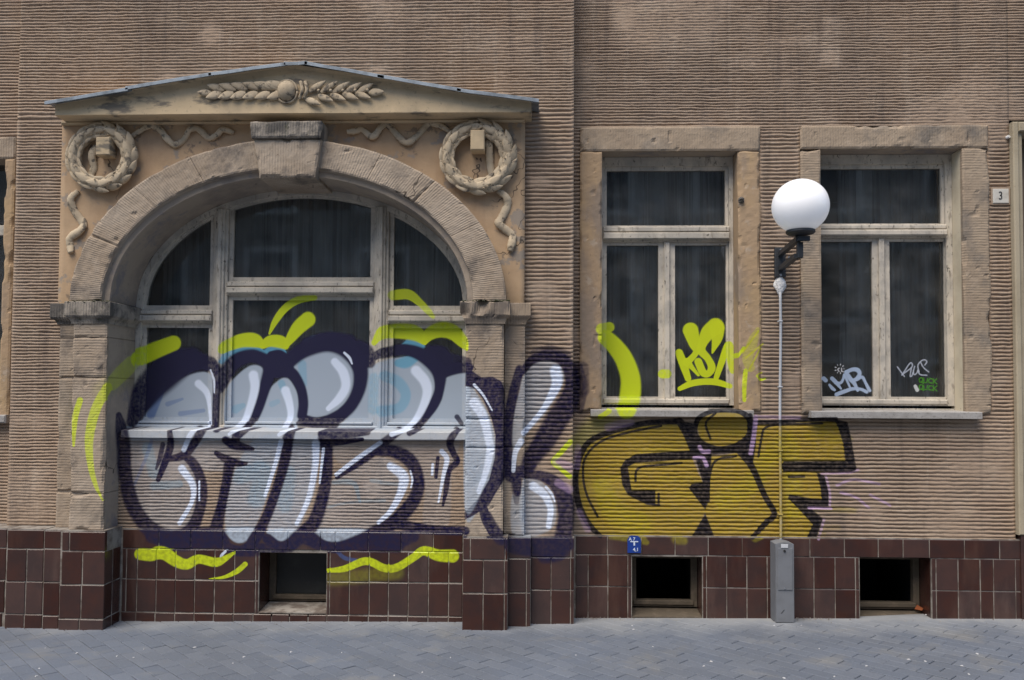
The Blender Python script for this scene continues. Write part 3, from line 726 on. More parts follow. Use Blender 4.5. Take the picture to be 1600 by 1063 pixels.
def stone(name, x0, x1, z0, z1, yf, yb, mat_, parent, paint=None, tool='z', chip=.016, seed=0, res=.014, rough=.0025, **props):
    """stone block whose front is a fine grid with worn, chipped edges"""
    nx = max(4, int((x1 - x0) / res)); nz = max(4, int((z1 - z0) / res))
    xs = np.linspace(x0, x1, nx + 1); zs = np.linspace(z0, z1, nz + 1)
    X, Z = np.meshgrid(xs, zs)
    e = np.minimum(np.minimum(X - x0, x1 - X), np.minimum(Z - z0, z1 - Z))
    cn = fbm(X * 7 + seed * 3.7, Z * 7 + seed * 1.3, 40 + seed % 50)
    r = chip * (.35 + 2.6 * np.clip(cn - .50, 0, 1) * 2.4)
    k = np.clip(1 - e / np.maximum(r, 1e-4), 0, 1)
    Y = yf + k ** 1.6 * r * 1.1 + (fbm(X * 30, Z * 30, 3 + seed) - .5) * rough * 2
    pit = vnoise(X * 17 + seed, Z * 17, 77 + seed)
    Y += np.clip(pit - .9, 0, 1) * .12
    # skirt back to the wall
    b = np.full((1, nx + 3), yb)
    Xp = np.pad(X, 1, mode='edge'); Zp = np.pad(Z, 1, mode='edge'); Yp = np.pad(Y, 1, mode='constant', constant_values=yb)
    me = gridmesh(name, Xp, Yp, Zp, False)
    if paint is not None: add_paint_uv(me, paint)
    add_tool_uv(me, (Zp if tool == 'z' else Xp).ravel())
    return link(name, me, parent, mat_, **props)


def empty(name, loc=(0, 0, 0), **props):
    o = bpy.data.objects.new(name, None)
    o.location = loc; o.empty_display_size = .2
    COL.objects.link(o)
    for k, v in props.items(): o[k] = v
    return o


# ------------------------------------------------------------------ the pavement
pave = MB()
pave.add([(-40, -30, GZ(-40) - .008), (40, -30, GZ(40) - .008), (40, .4, GZ(40) - .008), (-40, .4, GZ(-40) - .008)], [(0, 1, 2, 3)])
pavement = pave.build('pavement', M['sand'], None, kind='structure', label='grey block pavement laid diagonally along the foot of the facade')
rb = MB()
rb.add([(-300, -300, -.35), (300, -300, -.35), (300, 300, -.35), (-300, 300, -.35)], [(0, 1, 2, 3)])
rb.build('ground', M['asph'], None, kind='structure', label='dark ground beyond the pavement')

u_ = np.array([1, -1]) / math.sqrt(2); v_ = np.array([1, 1]) / math.sqrt(2)
PL, PW, PG = .2, .1, .0042


def paver_verts(g=PG, t=.05, b=.0032):
    x, y = PL / 2 - g / 2, PW / 2 - g / 2
    v = [(-x, -y, -t), (x, -y, -t), (x, y, -t), (-x, y, -t), (-x, -y, -b), (x, -y, -b), (x, y, -b), (-x, y, -b),
         (-x + b, -y + b, 0), (x - b, -y + b, 0), (x - b, y - b, 0), (-x + b, y - b, 0)]
    f = [(8, 9, 10, 11)]
    for a in (0, 4):
        for k in range(4):
            k2 = (k + 1) % 4
            f.append((a + k, a + k2, a + 4 + k2, a + 4 + k))
    return v, f


pv, pf = paver_verts()
pme = pymesh('paver', pv, pf)
pme.materials.append(M['paver'])
spots = []
for j in range(-90, 90):
    for i in range(-60, 60):
        c = u_ * ((i + (.5 if j % 2 else 0)) * PL) + v_ * (j * PW) + np.array([0, -3.0])
        if -5.8 < c[0] < 5.2 and -7.4 < c[1] < .02:
            # leave out what lies under the building
            if c[1] > -.10: continue
            spots.append(c)
MRt = MR.transposed()


def photo(x, y, z):
    q = MRt @ Vector((x, y + D, z - H))
    if q.z > -.1: return None
    return 800 + F * q.x / -q.z, 531.5 + SHIFT * 1600 - F * q.y / -q.z


vis = []
for c in spots:
    q = photo(c[0], c[1], GZ(c[0]))
    if q and -5 < q[0] < 1605 and q[1] < 1066: vis.append((-(q[1]), tuple(c)))
vis.sort()
near = set(c for _, c in vis[:300])
rest = MB()
for c in spots:
    c = tuple(c)
    dz = random.uniform(-.0025, .0015)
    rx, ry = random.gauss(0, .006), random.gauss(0, .006)
    rz = R_(-45) + random.gauss(0, .006)
    Mx = Matrix.Translation((c[0], c[1], GZ(c[0]) + dz)) @ Matrix.Rotation(math.atan(.0125), 4, 'Y').inverted() @ Matrix.Rotation(rz, 4, 'Z') @ Matrix.Rotation(rx, 4, 'X') @ Matrix.Rotation(ry, 4, 'Y')
    if c in near:
        o = bpy.data.objects.new('paver', pme)
        o.matrix_local = Mx
        o.parent = pavement
        COL.objects.link(o)
    else:
        rest.add([Mx @ Vector(q) for q in pv], pf)
rest.build('paver_field', M['paver'], pavement, kind='stuff')

# ------------------------------------------------------------------ the building
B = empty('building', (0, 0, 0), label='old stucco house front with combed brown plaster, arched window, wreath reliefs and graffiti', category='building')

# ridge lines: one continuous comb down the wall, finer above, coarser below
TOPZ = 5.9


def ridge_rows(fine, coarse, zsplit):
    rows = []; z = TOPZ; i = 0
    while z > 0.3:
        p = fine if z > zsplit else coarse
        p *= 1 + .10 * (random.random() - .5)
        for t, h in ((0, 0), (.11, .66), (.25, .96), (.48, 1), (.67, .88), (.84, .16)):
            rows.append((z - t * p, h, i))
        z -= p; i += 1
    return np.array(rows)


ROWS_A = ridge_rows(.0238, .0325, PZ(860, 168, -.2))
ROWS_B = ridge_rows(.0242, .0240, 3)
ROWS_C = ridge_rows(.0232, .0300, PZ(1100, 205, 0))
ROWS_D = ridge_rows(.025, .0252, 3)


def pitch_of(Z, rows):
    tops = rows[::6, 0]
    k = np.clip(np.searchsorted(-tops, -Z, side='right') - 1, 0, len(tops) - 2)
    return tops[k] - tops[k + 1]


def ridged(x0, x1, z0, z1, y, rows, fl=False, fr=False, amp=.0148, seed=0, seg=.022, calm=1.0):
    m_ = (rows[:, 0] > z0) & (rows[:, 0] < z1)
    rw = rows[m_]
    zt = np.concatenate([[z1], rw[:, 0], [z0]]); hh = np.concatenate([[.9], rw[:, 1], [.9]]); ii = np.concatenate([[rw[0, 2]], rw[:, 2], [rw[-1, 2]]])
    nx = max(3, int((x1 - x0) / seg))
    xs = np.linspace(x0, x1, nx + 1)
    X, Zb = np.meshgrid(xs, zt)
    Hh = np.repeat(hh[:, None], nx + 1, 1); I = np.repeat(ii[:, None], nx + 1, 1)
    wob = (vnoise(X * 1.4 + 9, I * .11, 11) - .5) * .013 + (vnoise(X * 6, I * .7, 12) - .5) * .0045 + (vnoise(X * 24, I * 1.0, 13) - .5) * .0048
    wob *= calm
    lim = np.minimum(Zb - z0, z1 - Zb)
    Z = Zb + wob * np.clip(lim / .03, 0, 1)
    am = .80 + .45 * (vnoise(X * 5, I * .9, 14) - .5) + .28 * (vnoise(X * 20, I * 1.3, 18) - .5)
    smear = np.clip((fbm(X * .9 + 4, Zb * 1.1, 15) - .56) * 7, 0, 1) * .6 + np.clip((vnoise(X * 3.1, Zb * 6, 16) - .76) * 6, 0, 1) * .7
    am = am * (1 - np.clip(smear, 0, .85))
    h = 1 - (1 - Hh) * am
    edge = np.ones_like(X)
    if fl: edge = np.minimum(edge, np.clip((X - x0 - .008) / .02, 0, 1))
    if fr: edge = np.minimum(edge, np.clip((x1 - X - .008) / .02, 0, 1))
    h = 1 - (1 - h) * edge
    rel = (vnoise(X * 60, Zb * 95, 17) - .5) * .0048 + (fbm(X * 1.3, Zb * 1.3, 19) - .5) * .016
    amp = amp * np.clip(pitch_of(Zb, rows) / .030, .70, 1.05)
    Y = y + (1 - h) * amp * 1.25 - rel * np.clip(lim / .02, 0, 1)
    # close the ends with a return into the wall
    Xp = np.pad(X, ((0, 0), (1, 1)), mode='edge'); Zp = np.pad(Z, ((0, 0), (1, 1)), mode='edge')
    Yp = np.pad(Y, ((0, 0), (1, 1)), mode='constant', constant_values=y + .22)
    me = gridmesh('plaster_wall', Xp, Yp, Zp, True, True)
    # flip: rows run downward
    add_paint_uv(me, y)
    return link('plaster_wall', me, B, M['plaster'])


yR, yS, yP, yA, yREC, yL = 0.0, -.20, -.25, -.37, -.15, -.10
xS0 = PX(31, 120, yS) - .01                       # left end of the projecting bay
xS1 = PX(896, 400, yS)                             # right end
xpanL, xpanR = PX(95, 300, yP), PX(820, 300, yP)
zpl_R = PZ(1250, 841, 0)
zpl_S = PZ(860, 840, -.21)
zpl_L = PZ(50, 829, -.38)
# projecting bay
ridged(xS0, xS1, PZ(450, 186, yS), TOPZ, yS, ROWS_A, False, True)
ridged(xpanR - .02, xS1, zpl_S, PZ(450, 186, yS), yS, ROWS_A, False, True)
ridged(xS0, xpanL + .02, zpl_L, PZ(450, 186, yS), yS, ROWS_B, True, False)
# wall left of the bay
xL0 = -6.6
zLs = PZ(10, 652, yL); zLt = PZ(10, 215, yL); xLj = PX(21, 430, yL)
ridged(xL0, xS0 + .02, zLt, TOPZ, yL, ROWS_D, seg=.05)
ridged(xLj, xS0 + .02, zLs, zLt, yL, ROWS_D)
ridged(xL0, xS0 + .02, zpl_L, zLs, yL, ROWS_D, seg=.05)
# right wall around the two windows
W1 = dict(x0=PX(940, 430, 0), x1=PX(1153, 430, 0), zt=PZ(1046, 237, 0), zb=PZ(1046, 641, 0))
W2 = dict(x0=PX(1282, 430, 0), x1=PX(1504, 430, 0), zt=PZ(1392, 233, 0), zb=PZ(1392, 645, 0))
s1L, s1R = PX(906, 430, 0), PX(1188, 430, 0)
s2L, s2R = PX(1251, 430, 0), PX(1546, 430, 0)
zl1, zl2 = PZ(1046, 204, 0), PZ(1400, 197, 0)
zsl = PZ(1050, 642, 0)
xD = PX(1583, 430, -.02)                            # door surround starts here
xE = 6.6
zl = min(zl1, zl2)
ridged(xS1 - .02, xD, zl2, TOPZ, yR, ROWS_C)
ridged(xD, xE, PZ(1590, 188, 0), TOPZ, yR, ROWS_C, seg=.05)
ridged(xS1 - .02, s1L, zsl, zl2, yR, ROWS_C)
zl1 = zl2
ridged(s1R, s2L, zsl, zl2, yR, ROWS_C, True, True)
ridged(s2R, xD, zsl, zl2, yR, ROWS_C, True, True)
ridged(xS1 - .02, xD, zpl_R, zsl, yR, ROWS_C, False, True, calm=.85)

# ------------------------------------------------------------------ arched portal
xOL, xOR = PX(166, 560, yA), PX(728, 560, yA)      # clear opening
xc = (xOL + xOR) / 2; ao = (xOR - xOL) / 2
zsp = PZ(447, 470, yA)
a1 = ao + .05; bo = PZ(447, 275, yA + .04) - zsp; b1 = PZ(447, 262, yA) - zsp
a2 = (PX(791, 465, yA) - PX(109, 465, yA)) / 2; b2 = PZ(447, 217, yA) - zsp
yF = .09                                            # window frame plane


def ell(a, b, t): return xc + a * math.cos(t), zsp + b * math.sin(t)


# intrados with the small fillet step
ts = [math.pi * k / 64 for k in range(65)]
prof = [(a1 + .005, b1 + .005, yA + .10), (a1, b1, yA + .012), (a1 - .006, b1 - .006, yA + .036), (ao + .006, bo + .004, yA + .044), (ao, bo, yA + .062), (ao, bo, .16)]
X = np.array([[ell(a, b, t)[0] for t in ts] for a, b, _ in prof]); Z = np.array([[ell(a, b, t)[1] for t in ts] for a, b, _ in prof])
Y = np.array([[y] * 65 for *_, y in prof])
me = gridmesh('arch', X, Y, Z, False, True); add_paint_uv(me, yA); add_tool_uv(me, np.zeros(X.size))
arch = link('arch', me, B, M['reveal'])
# voussoirs
cuts_l = [math.pi, math.pi * .885, math.pi * .785, math.pi * .69, math.pi * .60, math.pi * .545]
cuts_r = [0, math.pi * .135, math.pi * .235, math.pi * .335, math.pi * .425, math.pi * .458]
cuts_l[-1] = math.pi * .55
for cuts in ([0, .50, .83, 1.13, 1.43], [math.pi, math.pi - .42, math.pi - .78, math.pi - 1.10, math.pi - 1.43]):
    for k in range(len(cuts) - 1):
        t0, t1 = sorted((cuts[k], cuts[k + 1]))
        g = .0011
        n = max(10, int((t1 - t0) * a1 / .016)); m_ = 18
        tt = np.linspace(t0 + g, t1 - g, n + 1); ff = np.linspace(0, 1, m_ + 1)
        T, Fq = np.meshgrid(tt, ff)
        A = a1 + (a2 - a1) * Fq; Bq = b1 + (b2 - b1) * Fq
        X = xc + A * np.cos(T); Z = zsp + Bq * np.sin(T)
        et = np.minimum(T - t0, t1 - T) * a1; ef = np.minimum(Fq, 1 - Fq) * (a2 - a1)
        e = np.minimum(et, ef)
        cn = fbm(X * 8, Z * 8, 61)
        r = .009 * (.4 + 3.2 * np.clip(cn - .52, 0, 1) * 2.4)
        kk = np.clip(1 - e / r, 0, 1)
        Y = yA + kk ** 1.6 * r * 1.1 + (fbm(X * 30, Z * 30, 5) - .5) * .007 + np.clip(vnoise(X * 15, Z * 15, 78) - .9, 0, 1) * .12
        Xp = np.pad(X, 1, mode='edge'); Zp = np.pad(Z, 1, mode='edge'); Yp = np.pad(Y, 1, mode='constant', constant_values=yP + .05)
        Tp = np.pad(T, 1, mode='edge')
        me = gridmesh('voussoir', Xp, Yp, Zp, False, True)
        add_paint_uv(me, yA); add_tool_uv(me, (Tp * 1.5).ravel())
        link('voussoir', me, arch, M['stone'])
# keystone: cap and tapered body
yK = yA - .06
kx = lambda px, py: PX(px, py, yK)
zkt, zkm, zkb = PZ(447, 191, yK), PZ(447, 217, yK), PZ(447, 277, yK)


def taper_stone(name, xl0, xl1, xr0, xr1, z0, z1, yf, yb, mat_, parent, seed):
    nx, nz = 30, max(6, int((z1 - z0) / .012))
    q, p = np.meshgrid(np.linspace(0, 1, nx + 1), np.linspace(0, 1, nz + 1))
    Z = z0 + (z1 - z0) * p
    L_ = xl0 + (xl1 - xl0) * p; Rr = xr0 + (xr1 - xr0) * p
    X = L_ + (Rr - L_) * q
    e = np.minimum(np.minimum(X - L_, Rr - X), np.minimum(Z - z0, z1 - Z))
    r = .016 * (.4 + 2.2 * np.clip(fbm(X * 9, Z * 9, seed) - .4, 0, 1) * 2.4)
    Y = yf + np.clip(1 - e / r, 0, 1) ** 1.6 * r + (fbm(X * 30, Z * 30, seed + 1) - .5) * .006
    Xp = np.pad(X, 1, mode='edge'); Zp = np.pad(Z, 1, mode='edge'); Yp = np.pad(Y, 1, mode='constant', constant_values=yb)
    me = gridmesh(name, Xp, Yp, Zp, False); add_tool_uv(me, Xp.ravel()); add_paint_uv(me, yf)
    return link(name, me, parent, mat_)


taper_stone('keystone', kx(403, 277), kx(397, 217), kx(492, 277), kx(501, 217), zkb, zkm, yK, .1, M['stone'], arch, 91)
taper_stone('keystone_cap', kx(394, 217), kx(392, 191), kx(502, 217), kx(504, 191), zkm + .002, zkt, yK - .03, yP, M['stone_dark'], arch, 95)

# ochre spandrel panel above the arch
zpt = PZ(447, 184, yP)
n = 90
xs = np.linspace(xpanL, xpanR, n + 1)
lo = []
for x in xs:
    d = (x - xc) / (a2 - .06)
    lo.append(zsp - .02 if abs(d) >= 1 else zsp + (b2 - .06) * math.sqrt(max(0, 1 - d * d)))
lo = np.array(lo)
fr_ = np.linspace(0, 1, 14)[:, None]
Zg = lo[None] + (zpt - lo[None]) * fr_; Xg = np.repeat(xs[None], 14, 0)
Yg = yP + (fbm(Xg * 2.5, Zg * 2.5, 23) - .5) * .012
Xp = np.pad(Xg, ((0, 0), (1, 1)), mode='edge'); Zp = np.pad(Zg, ((0, 0), (1, 1)), mode='edge'); Yp = np.pad(Yg, ((0, 0), (1, 1)), mode='constant', constant_values=yS + .05)
link('spandrel_panel', gridmesh('spandrel_panel', Xp, Yp, Zp, True), B, M['ochre'])

# pilasters under the imposts
zim0 = PZ(447, 499, yA)
zptL, zptR = PZ(140, 831, yA), PZ(757, 840, yA)


def pilaster(xa, xb, xn0, xn1, ztop, zbot, cuts, seed, rev_x):
    core = MB().box(xa + .006, xb - .006, yA + .02, .15, zbot, ztop).box(min(xn0, xn1) + .01, max(xn0, xn1) - .01, -.25, -.02, zbot, ztop)
    c = core.build('pilaster', M['reveal'], B, paint=yA)
    if rev_x < xc: add_paint_uv(c.data, yA, (0, 0, 0), .53, yA)
    add_tool_uv(c.data, np.zeros(len(c.data.vertices)))
    zz = [zbot] + cuts + [ztop]
    for k in range(len(zz) - 1):
        stone('stone_block', xa, xb, zz[k] + .003, zz[k + 1] - .003, yA, yA + .03, M['stone'], c, yA, 'z', .014, seed + k)
        stone('stone_block', min(xn0, xn1), max(xn0, xn1), zz[k] + .003, zz[k + 1] - .003, -.265, -.03, M['stone'], c, -.265, 'z', .010, seed + 20 + k)
        # smooth face of the reveal, one block per course
        s_ = 1 if rev_x > xc else -1
        x_in = rev_x
        mb = MB()
        mb.add([(x_in, yA + .031, zz[k] + .003), (x_in, .12, zz[k] + .003), (x_in, .12, zz[k + 1] - .003), (x_in, yA + .031, zz[k + 1] - .003),
                (x_in + s_ * .03, yA + .031, zz[k] + .003), (x_in + s_ * .03, .12, zz[k] + .003), (x_in + s_ * .03, .12, zz[k + 1] - .003), (x_in + s_ * .03, yA + .031, zz[k + 1] - .003)],
               [(0, 1, 2, 3), (4, 7, 6, 5), (0, 4, 5, 1), (2, 6, 7, 3), (1, 5, 6, 2)])
        o = mb.build('reveal_stone', M['reveal'], c, paint=yA)
        add_paint_uv(o.data, yA, (0, 0, 0), .53 if s_ < 0 else 0, yA)
    return c


xaL, xbL = PX(113, 560, yA), xOL
xaR, xbR = xOR, PX(787, 560, yA)
pilaster(xaL, xbL, PX(92.5, 560, -.265), xaL + .01, zim0, zptL, [PZ(140, 771, yA), PZ(140, 590, yA), PZ(140, 527, yA)], 3, xOL)
pilaster(xaR, xbR, xbR - .01, PX(820, 560, -.265), zim0, zptR, [PZ(757, 700, yA), PZ(757, 654, yA)], 31, xOR)


# imposts: slab over a hollow moulding, returning into the reveal and over the side strip
def impost(x0, x1, y0, y1, zt, zm, zb, bat, name_seed):
    ex = .045
    lev = [(zt, ex - .004), (zt - .006, ex), (zm, ex), (zm - .012, ex - .008), (zm - (zm - zb) * .45, ex * .42), (zb + .012, .010), (zb, .008)]
    rows = []
    for z, e in lev:
        ring = []
        pts = [(x0 - e, y1), (x0 - e, y0 - e), (x1 + e, y0 - e), (x1 + e, y1)]
        for k in range(3):
            p, q = pts[k], pts[k + 1]
            m_ = 26 if k == 1 else 14
            for s in range(m_):
                t = s / m_
                ring.append((p[0] + (q[0] - p[0]) * t, p[1] + (q[1] - p[1]) * t))
        ring.append(pts[3])
        rows.append([(x, y, z) for x, y in ring])
    A = np.array(rows)
    if bat:   # battered, broken front edge
        nz = fbm(A[..., 0] * 14, A[..., 2] * 20, 33)
        A[1:4, :, 1] += np.where(A[1:4, :, 1] < y0, np.clip(nz[1:4] - .35, 0, 1) * .10, 0)
        A[:4, :, 2] += (nz[:4] - .5) * .03
    else:
        A[..., 1] += np.where(A[..., 1] < y0, (fbm(A[..., 0] * 20, A[..., 2] * 20, 34) - .5) * .008, 0)
    return A


def impost_obj(x0, x1, sx0, sx1, py_top, py_mid, py_bot, px, bat, mt):
    zt, zm, zb = PZ(px, py_top, yA - .04), PZ(px, py_mid, yA - .04), PZ(px, py_bot, yA - .01)
    A = impost(x0, x1, yA, .12, zt, zm, zb, bat, 0)
    me = gridmesh('impost', A[..., 0], A[..., 1], A[..., 2], False, True)
    add_tool_uv(me, A[..., 0].ravel())
    o = link('impost', me, B, mt)
    top = MB().add([tuple(A[0, 0]), tuple(A[0, 14]), tuple(A[0, 40]), tuple(A[0, -1])], [(3, 2, 1, 0)])
    top.build('impost_top', M['moss'], o)
    A2 = impost(sx0, sx1, -.265, 0, zt - .004, zm - .004, zb + .004, False, 1)
    me = gridmesh('impost_return', A2[..., 0], A2[..., 1], A2[..., 2], False, True)
    add_tool_uv(me, A2[..., 0].ravel())
    r_ = link('impost_return', me, o, mt)
    MB().add([tuple(A2[0, 0]), tuple(A2[0, 14]), tuple(A2[0, 40]), tuple(A2[0, -1])], [(3, 2, 1, 0)]).build('impost_top', M['moss'], o)
    # a thin ragged line of moss on the front arris
    mb = MB()
    for k in range(60):
        x = random.uniform(x0 - .03, x1 + .04); s = random.uniform(.004, .011)
        yy = yA - .045 + random.uniform(-.004, .02); zz = zt + random.uniform(-.008, .003)
        mb.add([(x - s, yy, zz - s * .4), (x + s, yy, zz - s * .5), (x + s * .3, yy + s, zz + s * .6), (x - s * .6, yy + s, zz + s * .5), (x, yy - s * .5, zz)], [(0, 1, 4), (1, 2, 4), (2, 3, 4), (3, 0, 4)])
    mb.build('moss', M['moss'], o, kind='stuff')
    return o


impost_obj(xaL, xbL, PX(92.5, 480, -.265), xaL, 471, 493, 506, 140, False, M['stone_dark'])
impost_obj(xaR, xbR, xbR, PX(820, 480, -.265), 470, 490, 506, 757, True, M['stone'])

# pediment
yPe = -.42
pz = lambda x, y: P(x, y, yPe)
pb_l, pb_r = pz(86, 180), pz(830, 176.5)
pe_l, pe_r, pap = pz(78, 160), pz(834, 158), pz(448, 101)
zb_ = (pb_l[1] + pb_r[1]) / 2
nP = 120
xs = np.linspace(pb_l[0], pb_r[0], nP + 1)
top = np.where(xs < pap[0], pe_l[1] + (pap[1] - pe_l[1]) * (xs - pe_l[0]) / (pap[0] - pe_l[0]), pe_r[1] + (pap[1] - pe_r[1]) * (pe_r[0] - xs) / (pe_r[0] - pap[0]))
frp = np.array([0, .02, .05, .2, .4, .6, .8, .93, 1])[:, None]
Xg = np.repeat(xs[None], 9, 0); Zg = zb_ + (top - zb_)[None] * frp
Yg = yPe + (fbm(Xg * 3, Zg * 5, 25) - .5) * .010
Yg[0] += .012
Yg[-2:] -= .006
Yg[-1] -= .02
Xp = np.pad(Xg, 1, mode='edge'); Zp = np.pad(Zg, 1, mode='edge'); Yp = np.pad(Yg, 1, mode='constant', constant_values=yS + .02)
ped = link('pediment', gridmesh('pediment', Xp, Yp, Zp, True), B, M['cream'])
ped.data.polygons.foreach_set('use_smooth', [False] * len(ped.data.polygons))
# bed moulding under it
MB().box(xpanL + .004, xpanR - .004, yP - .035, yS + .02, zb_ - .022, zb_ + .004, .012).build('bed_moulding', M['cream'], ped)
# zinc flashing in lapped lengths
yZ = yPe - .07
fz = lambda x, y: P(x, y, yZ)
segs = [((70, 158.5), (200, 136.5)), ((196, 136), (330, 114.5)), ((326, 114), (446, 98)), ((444, 97.5), (480, 96.5)), ((476, 96), (600, 117.5)), ((590, 117.5), (720, 138.5)), ((714, 138), (842, 155))]
for k, (p, q) in enumerate(segs):
    (xa, za), (xb, zb2) = fz(*p), fz(*q)
    dz = .004 * (k % 2) + random.uniform(-.002, .002)
    m_ = 12
    mb = MB()
    sec = [(yS + .01, .012), (yZ, 0.0), (yZ - .004, -.004), (yZ - .004, -.026), (yZ + .003, -.026), (yZ + .006, -.008), (yS + .01, .004)]
    vv = []; ffc = []
    for i in range(m_ + 1):
        t = i / m_
        wz = (vnoise(np.array([t * 3 + k * 5.1]), np.array([.5]), 8)[0] - .5) * .012
        for (yy, zz) in sec:
            vv.append((xa + (xb - xa) * t, yy, za + (zb2 - za) * t + zz + dz + wz))
    ns = len(sec)
    for i in range(m_):
        for s in range(ns):
            s2 = (s + 1) % ns
            ffc.append((i * ns + s, i * ns + s2, (i + 1) * ns + s2, (i + 1) * ns + s))
    ffc += [tuple(range(ns)), tuple(m_ * ns + s for s in range(ns - 1, -1, -1))]
    mb.add(vv, ffc).build('flashing', M['zinc'], ped)


# carved leaves
def leaf_mesh(name, L=1.0, W=.62, T=.42, seg=7, rib=True):
    vs = []; n = 9
    for i in range(n):
        t = i / (n - 1)
        w_ = W * .5 * math.sin(math.pi * min(1, (t * .92 + .06)) ** .8) ** .8
        for k in range(seg):
            a = math.pi * k / (seg - 1)
            rr = 1 - (.18 if rib and abs(a - math.pi / 2) < .2 else 0)
            vs.append(((t - .5) * L, -math.sin(a) * T * .5 * rr * (.35 + .65 * math.sin(math.pi * (.1 + .85 * t))) - (.50 * t * T), math.cos(a) * w_))
    f = []
    for i in range(n - 1):
        for k in range(seg - 1):
            f.append((i * seg + k, i * seg + k + 1, (i + 1) * seg + k + 1, (i + 1) * seg + k))
    f += [tuple(range(seg)), tuple((n - 1) * seg + k for k in range(seg - 1, -1, -1))]
    me = pymesh(name, vs, f, True)
    me.materials.append(M['carved'])
    return me


LEAF = leaf_mesh('leaf')


def put_leaf(parent, x, y, z, ang, L, W=None, T=None, tilt=0.0):
    o = bpy.data.objects.new('leaf', LEAF)
    o.matrix_local = Matrix.Translation((x, y, z)) @ Matrix.Rotation(-ang, 4, 'Y') @ Matrix.Rotation(tilt, 4, 'X') @ Matrix.Diagonal((L, (T or L), (W or L), 1))
    o.parent = parent
    COL.objects.link(o)


def smooth3(pts, n=6):
    return [tuple(q) for q in crom(pts, n)]


def ribbon(pxs, yy, r, parent, name='ribbon'):
    p = []
    for k, (px, py) in enumerate(pxs):
        x, z = P(px, py, yy)
        p.append((x, yy - .012 - .012 * math.sin(k * 1.9), z))
    p = smooth3(p)
    n_ = len(p)
    rs = [1.18 * r * (.6 + .4 * min(1, i / (n_ * .18), (n_ - 1 - i) / (n_ * .12) + .35)) * (.9 + .2 * random.random()) for i in range(n_)]
    return MB().tube(p, rs, 8, .55).build(name, M['carved'], parent, smooth=True)


def wreath(pcx, pcy, prx, pry, block, rib_in, rib_side, rib_tail, depth, seed):
    rnd = random.Random(seed)
    yy = yP - .035
    cx_, cz_ = P(pcx, pcy, yy)
    k = .005 * (D + yy) / D
    Rx, Rz = prx * k, pry * k
    mb = MB()
    ring = []
    n_ = 48; seg = 10; tr = .052
    vv = []; f = []
    for i in range(n_):
        a = 2 * math.pi * i / n_
        for s in range(seg):
            b_ = 2 * math.pi * s / seg
            rr = tr * math.cos(b_) * (.92 + .1 * math.sin(a * 16))
            vv.append((cx_ + (Rx + rr) * math.cos(a), yy + tr * math.sin(b_), cz_ + (Rz + rr) * math.sin(a)))
    for i in range(n_):
        for s in range(seg):
            i2, s2 = (i + 1) % n_, (s + 1) % seg
            f.append((i * seg + s, i * seg + s2, i2 * seg + s2, i2 * seg + s))
    wr = mb.add(vv, f).build('wreath', M['carved'], B, smooth=True)
    cl = 15
    for i in range(cl):
        for row, (dr, dy) in enumerate(((-.036, -.030), (.002, -.056), (.040, -.034))):
            a = 2 * math.pi * (i + (.5 if row == 1 else 0) + rnd.uniform(-.12, .12)) / cl - math.pi / 2
            up = 1 if math.cos(a) >= 0 else -1
            tang = a + up * math.pi / 2
            L_ = rnd.uniform(.115, .135) * (1 if row < 2 else 1.08)
            x = cx_ + (Rx + dr) * math.cos(a); z = cz_ + (Rz + dr) * math.sin(a)
            put_leaf(wr, x, yy + dy + .018, z, tang + (row - 1) * -.22 * up, L_, rnd.uniform(.088, .102), .080, (row - 1) * .5)
    # little berries
    for i in range(22):
        a = rnd.uniform(0, 2 * math.pi); dr = rnd.choice((-.03, .03)) + rnd.uniform(-.01, .01)
        x = cx_ + (Rx + dr) * math.cos(a); z = cz_ + (Rz + dr) * math.sin(a)
        sph = MB()
        vs = [(x, yy - .075, z), (x + .009, yy - .06, z), (x, yy - .06, z + .009), (x - .009, yy - .06, z), (x, yy - .06, z - .009)]
        sph.add(vs, [(0, 1, 2), (0, 2, 3), (0, 3, 4), (0, 4, 1)]).build('berry', M['carved'], wr)
    bx0, by0, bx1, by1 = block
    yb_ = yP - depth
    (xa, za), (xb, zb3) = P(bx0, by1, yb_), P(bx1, by0, yb_)
    MB().box(xa, xb, yb_, yP + .02, za, zb3, .006).build('hanging_block', M['cream'], wr)
    ribbon(rib_in, yP, .026, wr); ribbon(rib_side, yP, .022, wr); ribbon(rib_tail, yP, .026, wr)
    return wr


wreath(160.5, 247, 45, 43, (149, 214, 171.5, 242), [(151, 228), (146, 245), (147, 262), (141, 279)],
       [(203, 217), (218, 208), (235, 197), (250, 202), (262, 217), (274, 227), (288, 218), (298, 204), (312, 203), (326, 216), (340, 212), (350, 204), (366, 208)],
       [(124, 299), (113, 312), (117, 330), (131, 350), (127, 362), (111, 372), (110, 384), (113, 396)], .11, 1)
wreath(746.5, 247, 48, 46, (735, 203, 757, 234), [(763, 208), (765, 235), (766, 258), (770, 280)],
       [(703, 207), (690, 199), (670, 194), (655, 210), (637, 225), (622, 213), (606, 195), (596, 200), (583, 215), (566, 203), (555, 206), (543, 208)],
       [(777, 299), (790, 308), (793, 320), (784, 341), (779, 350), (788, 358), (800, 368), (800, 380), (797, 393)], .12, 2)

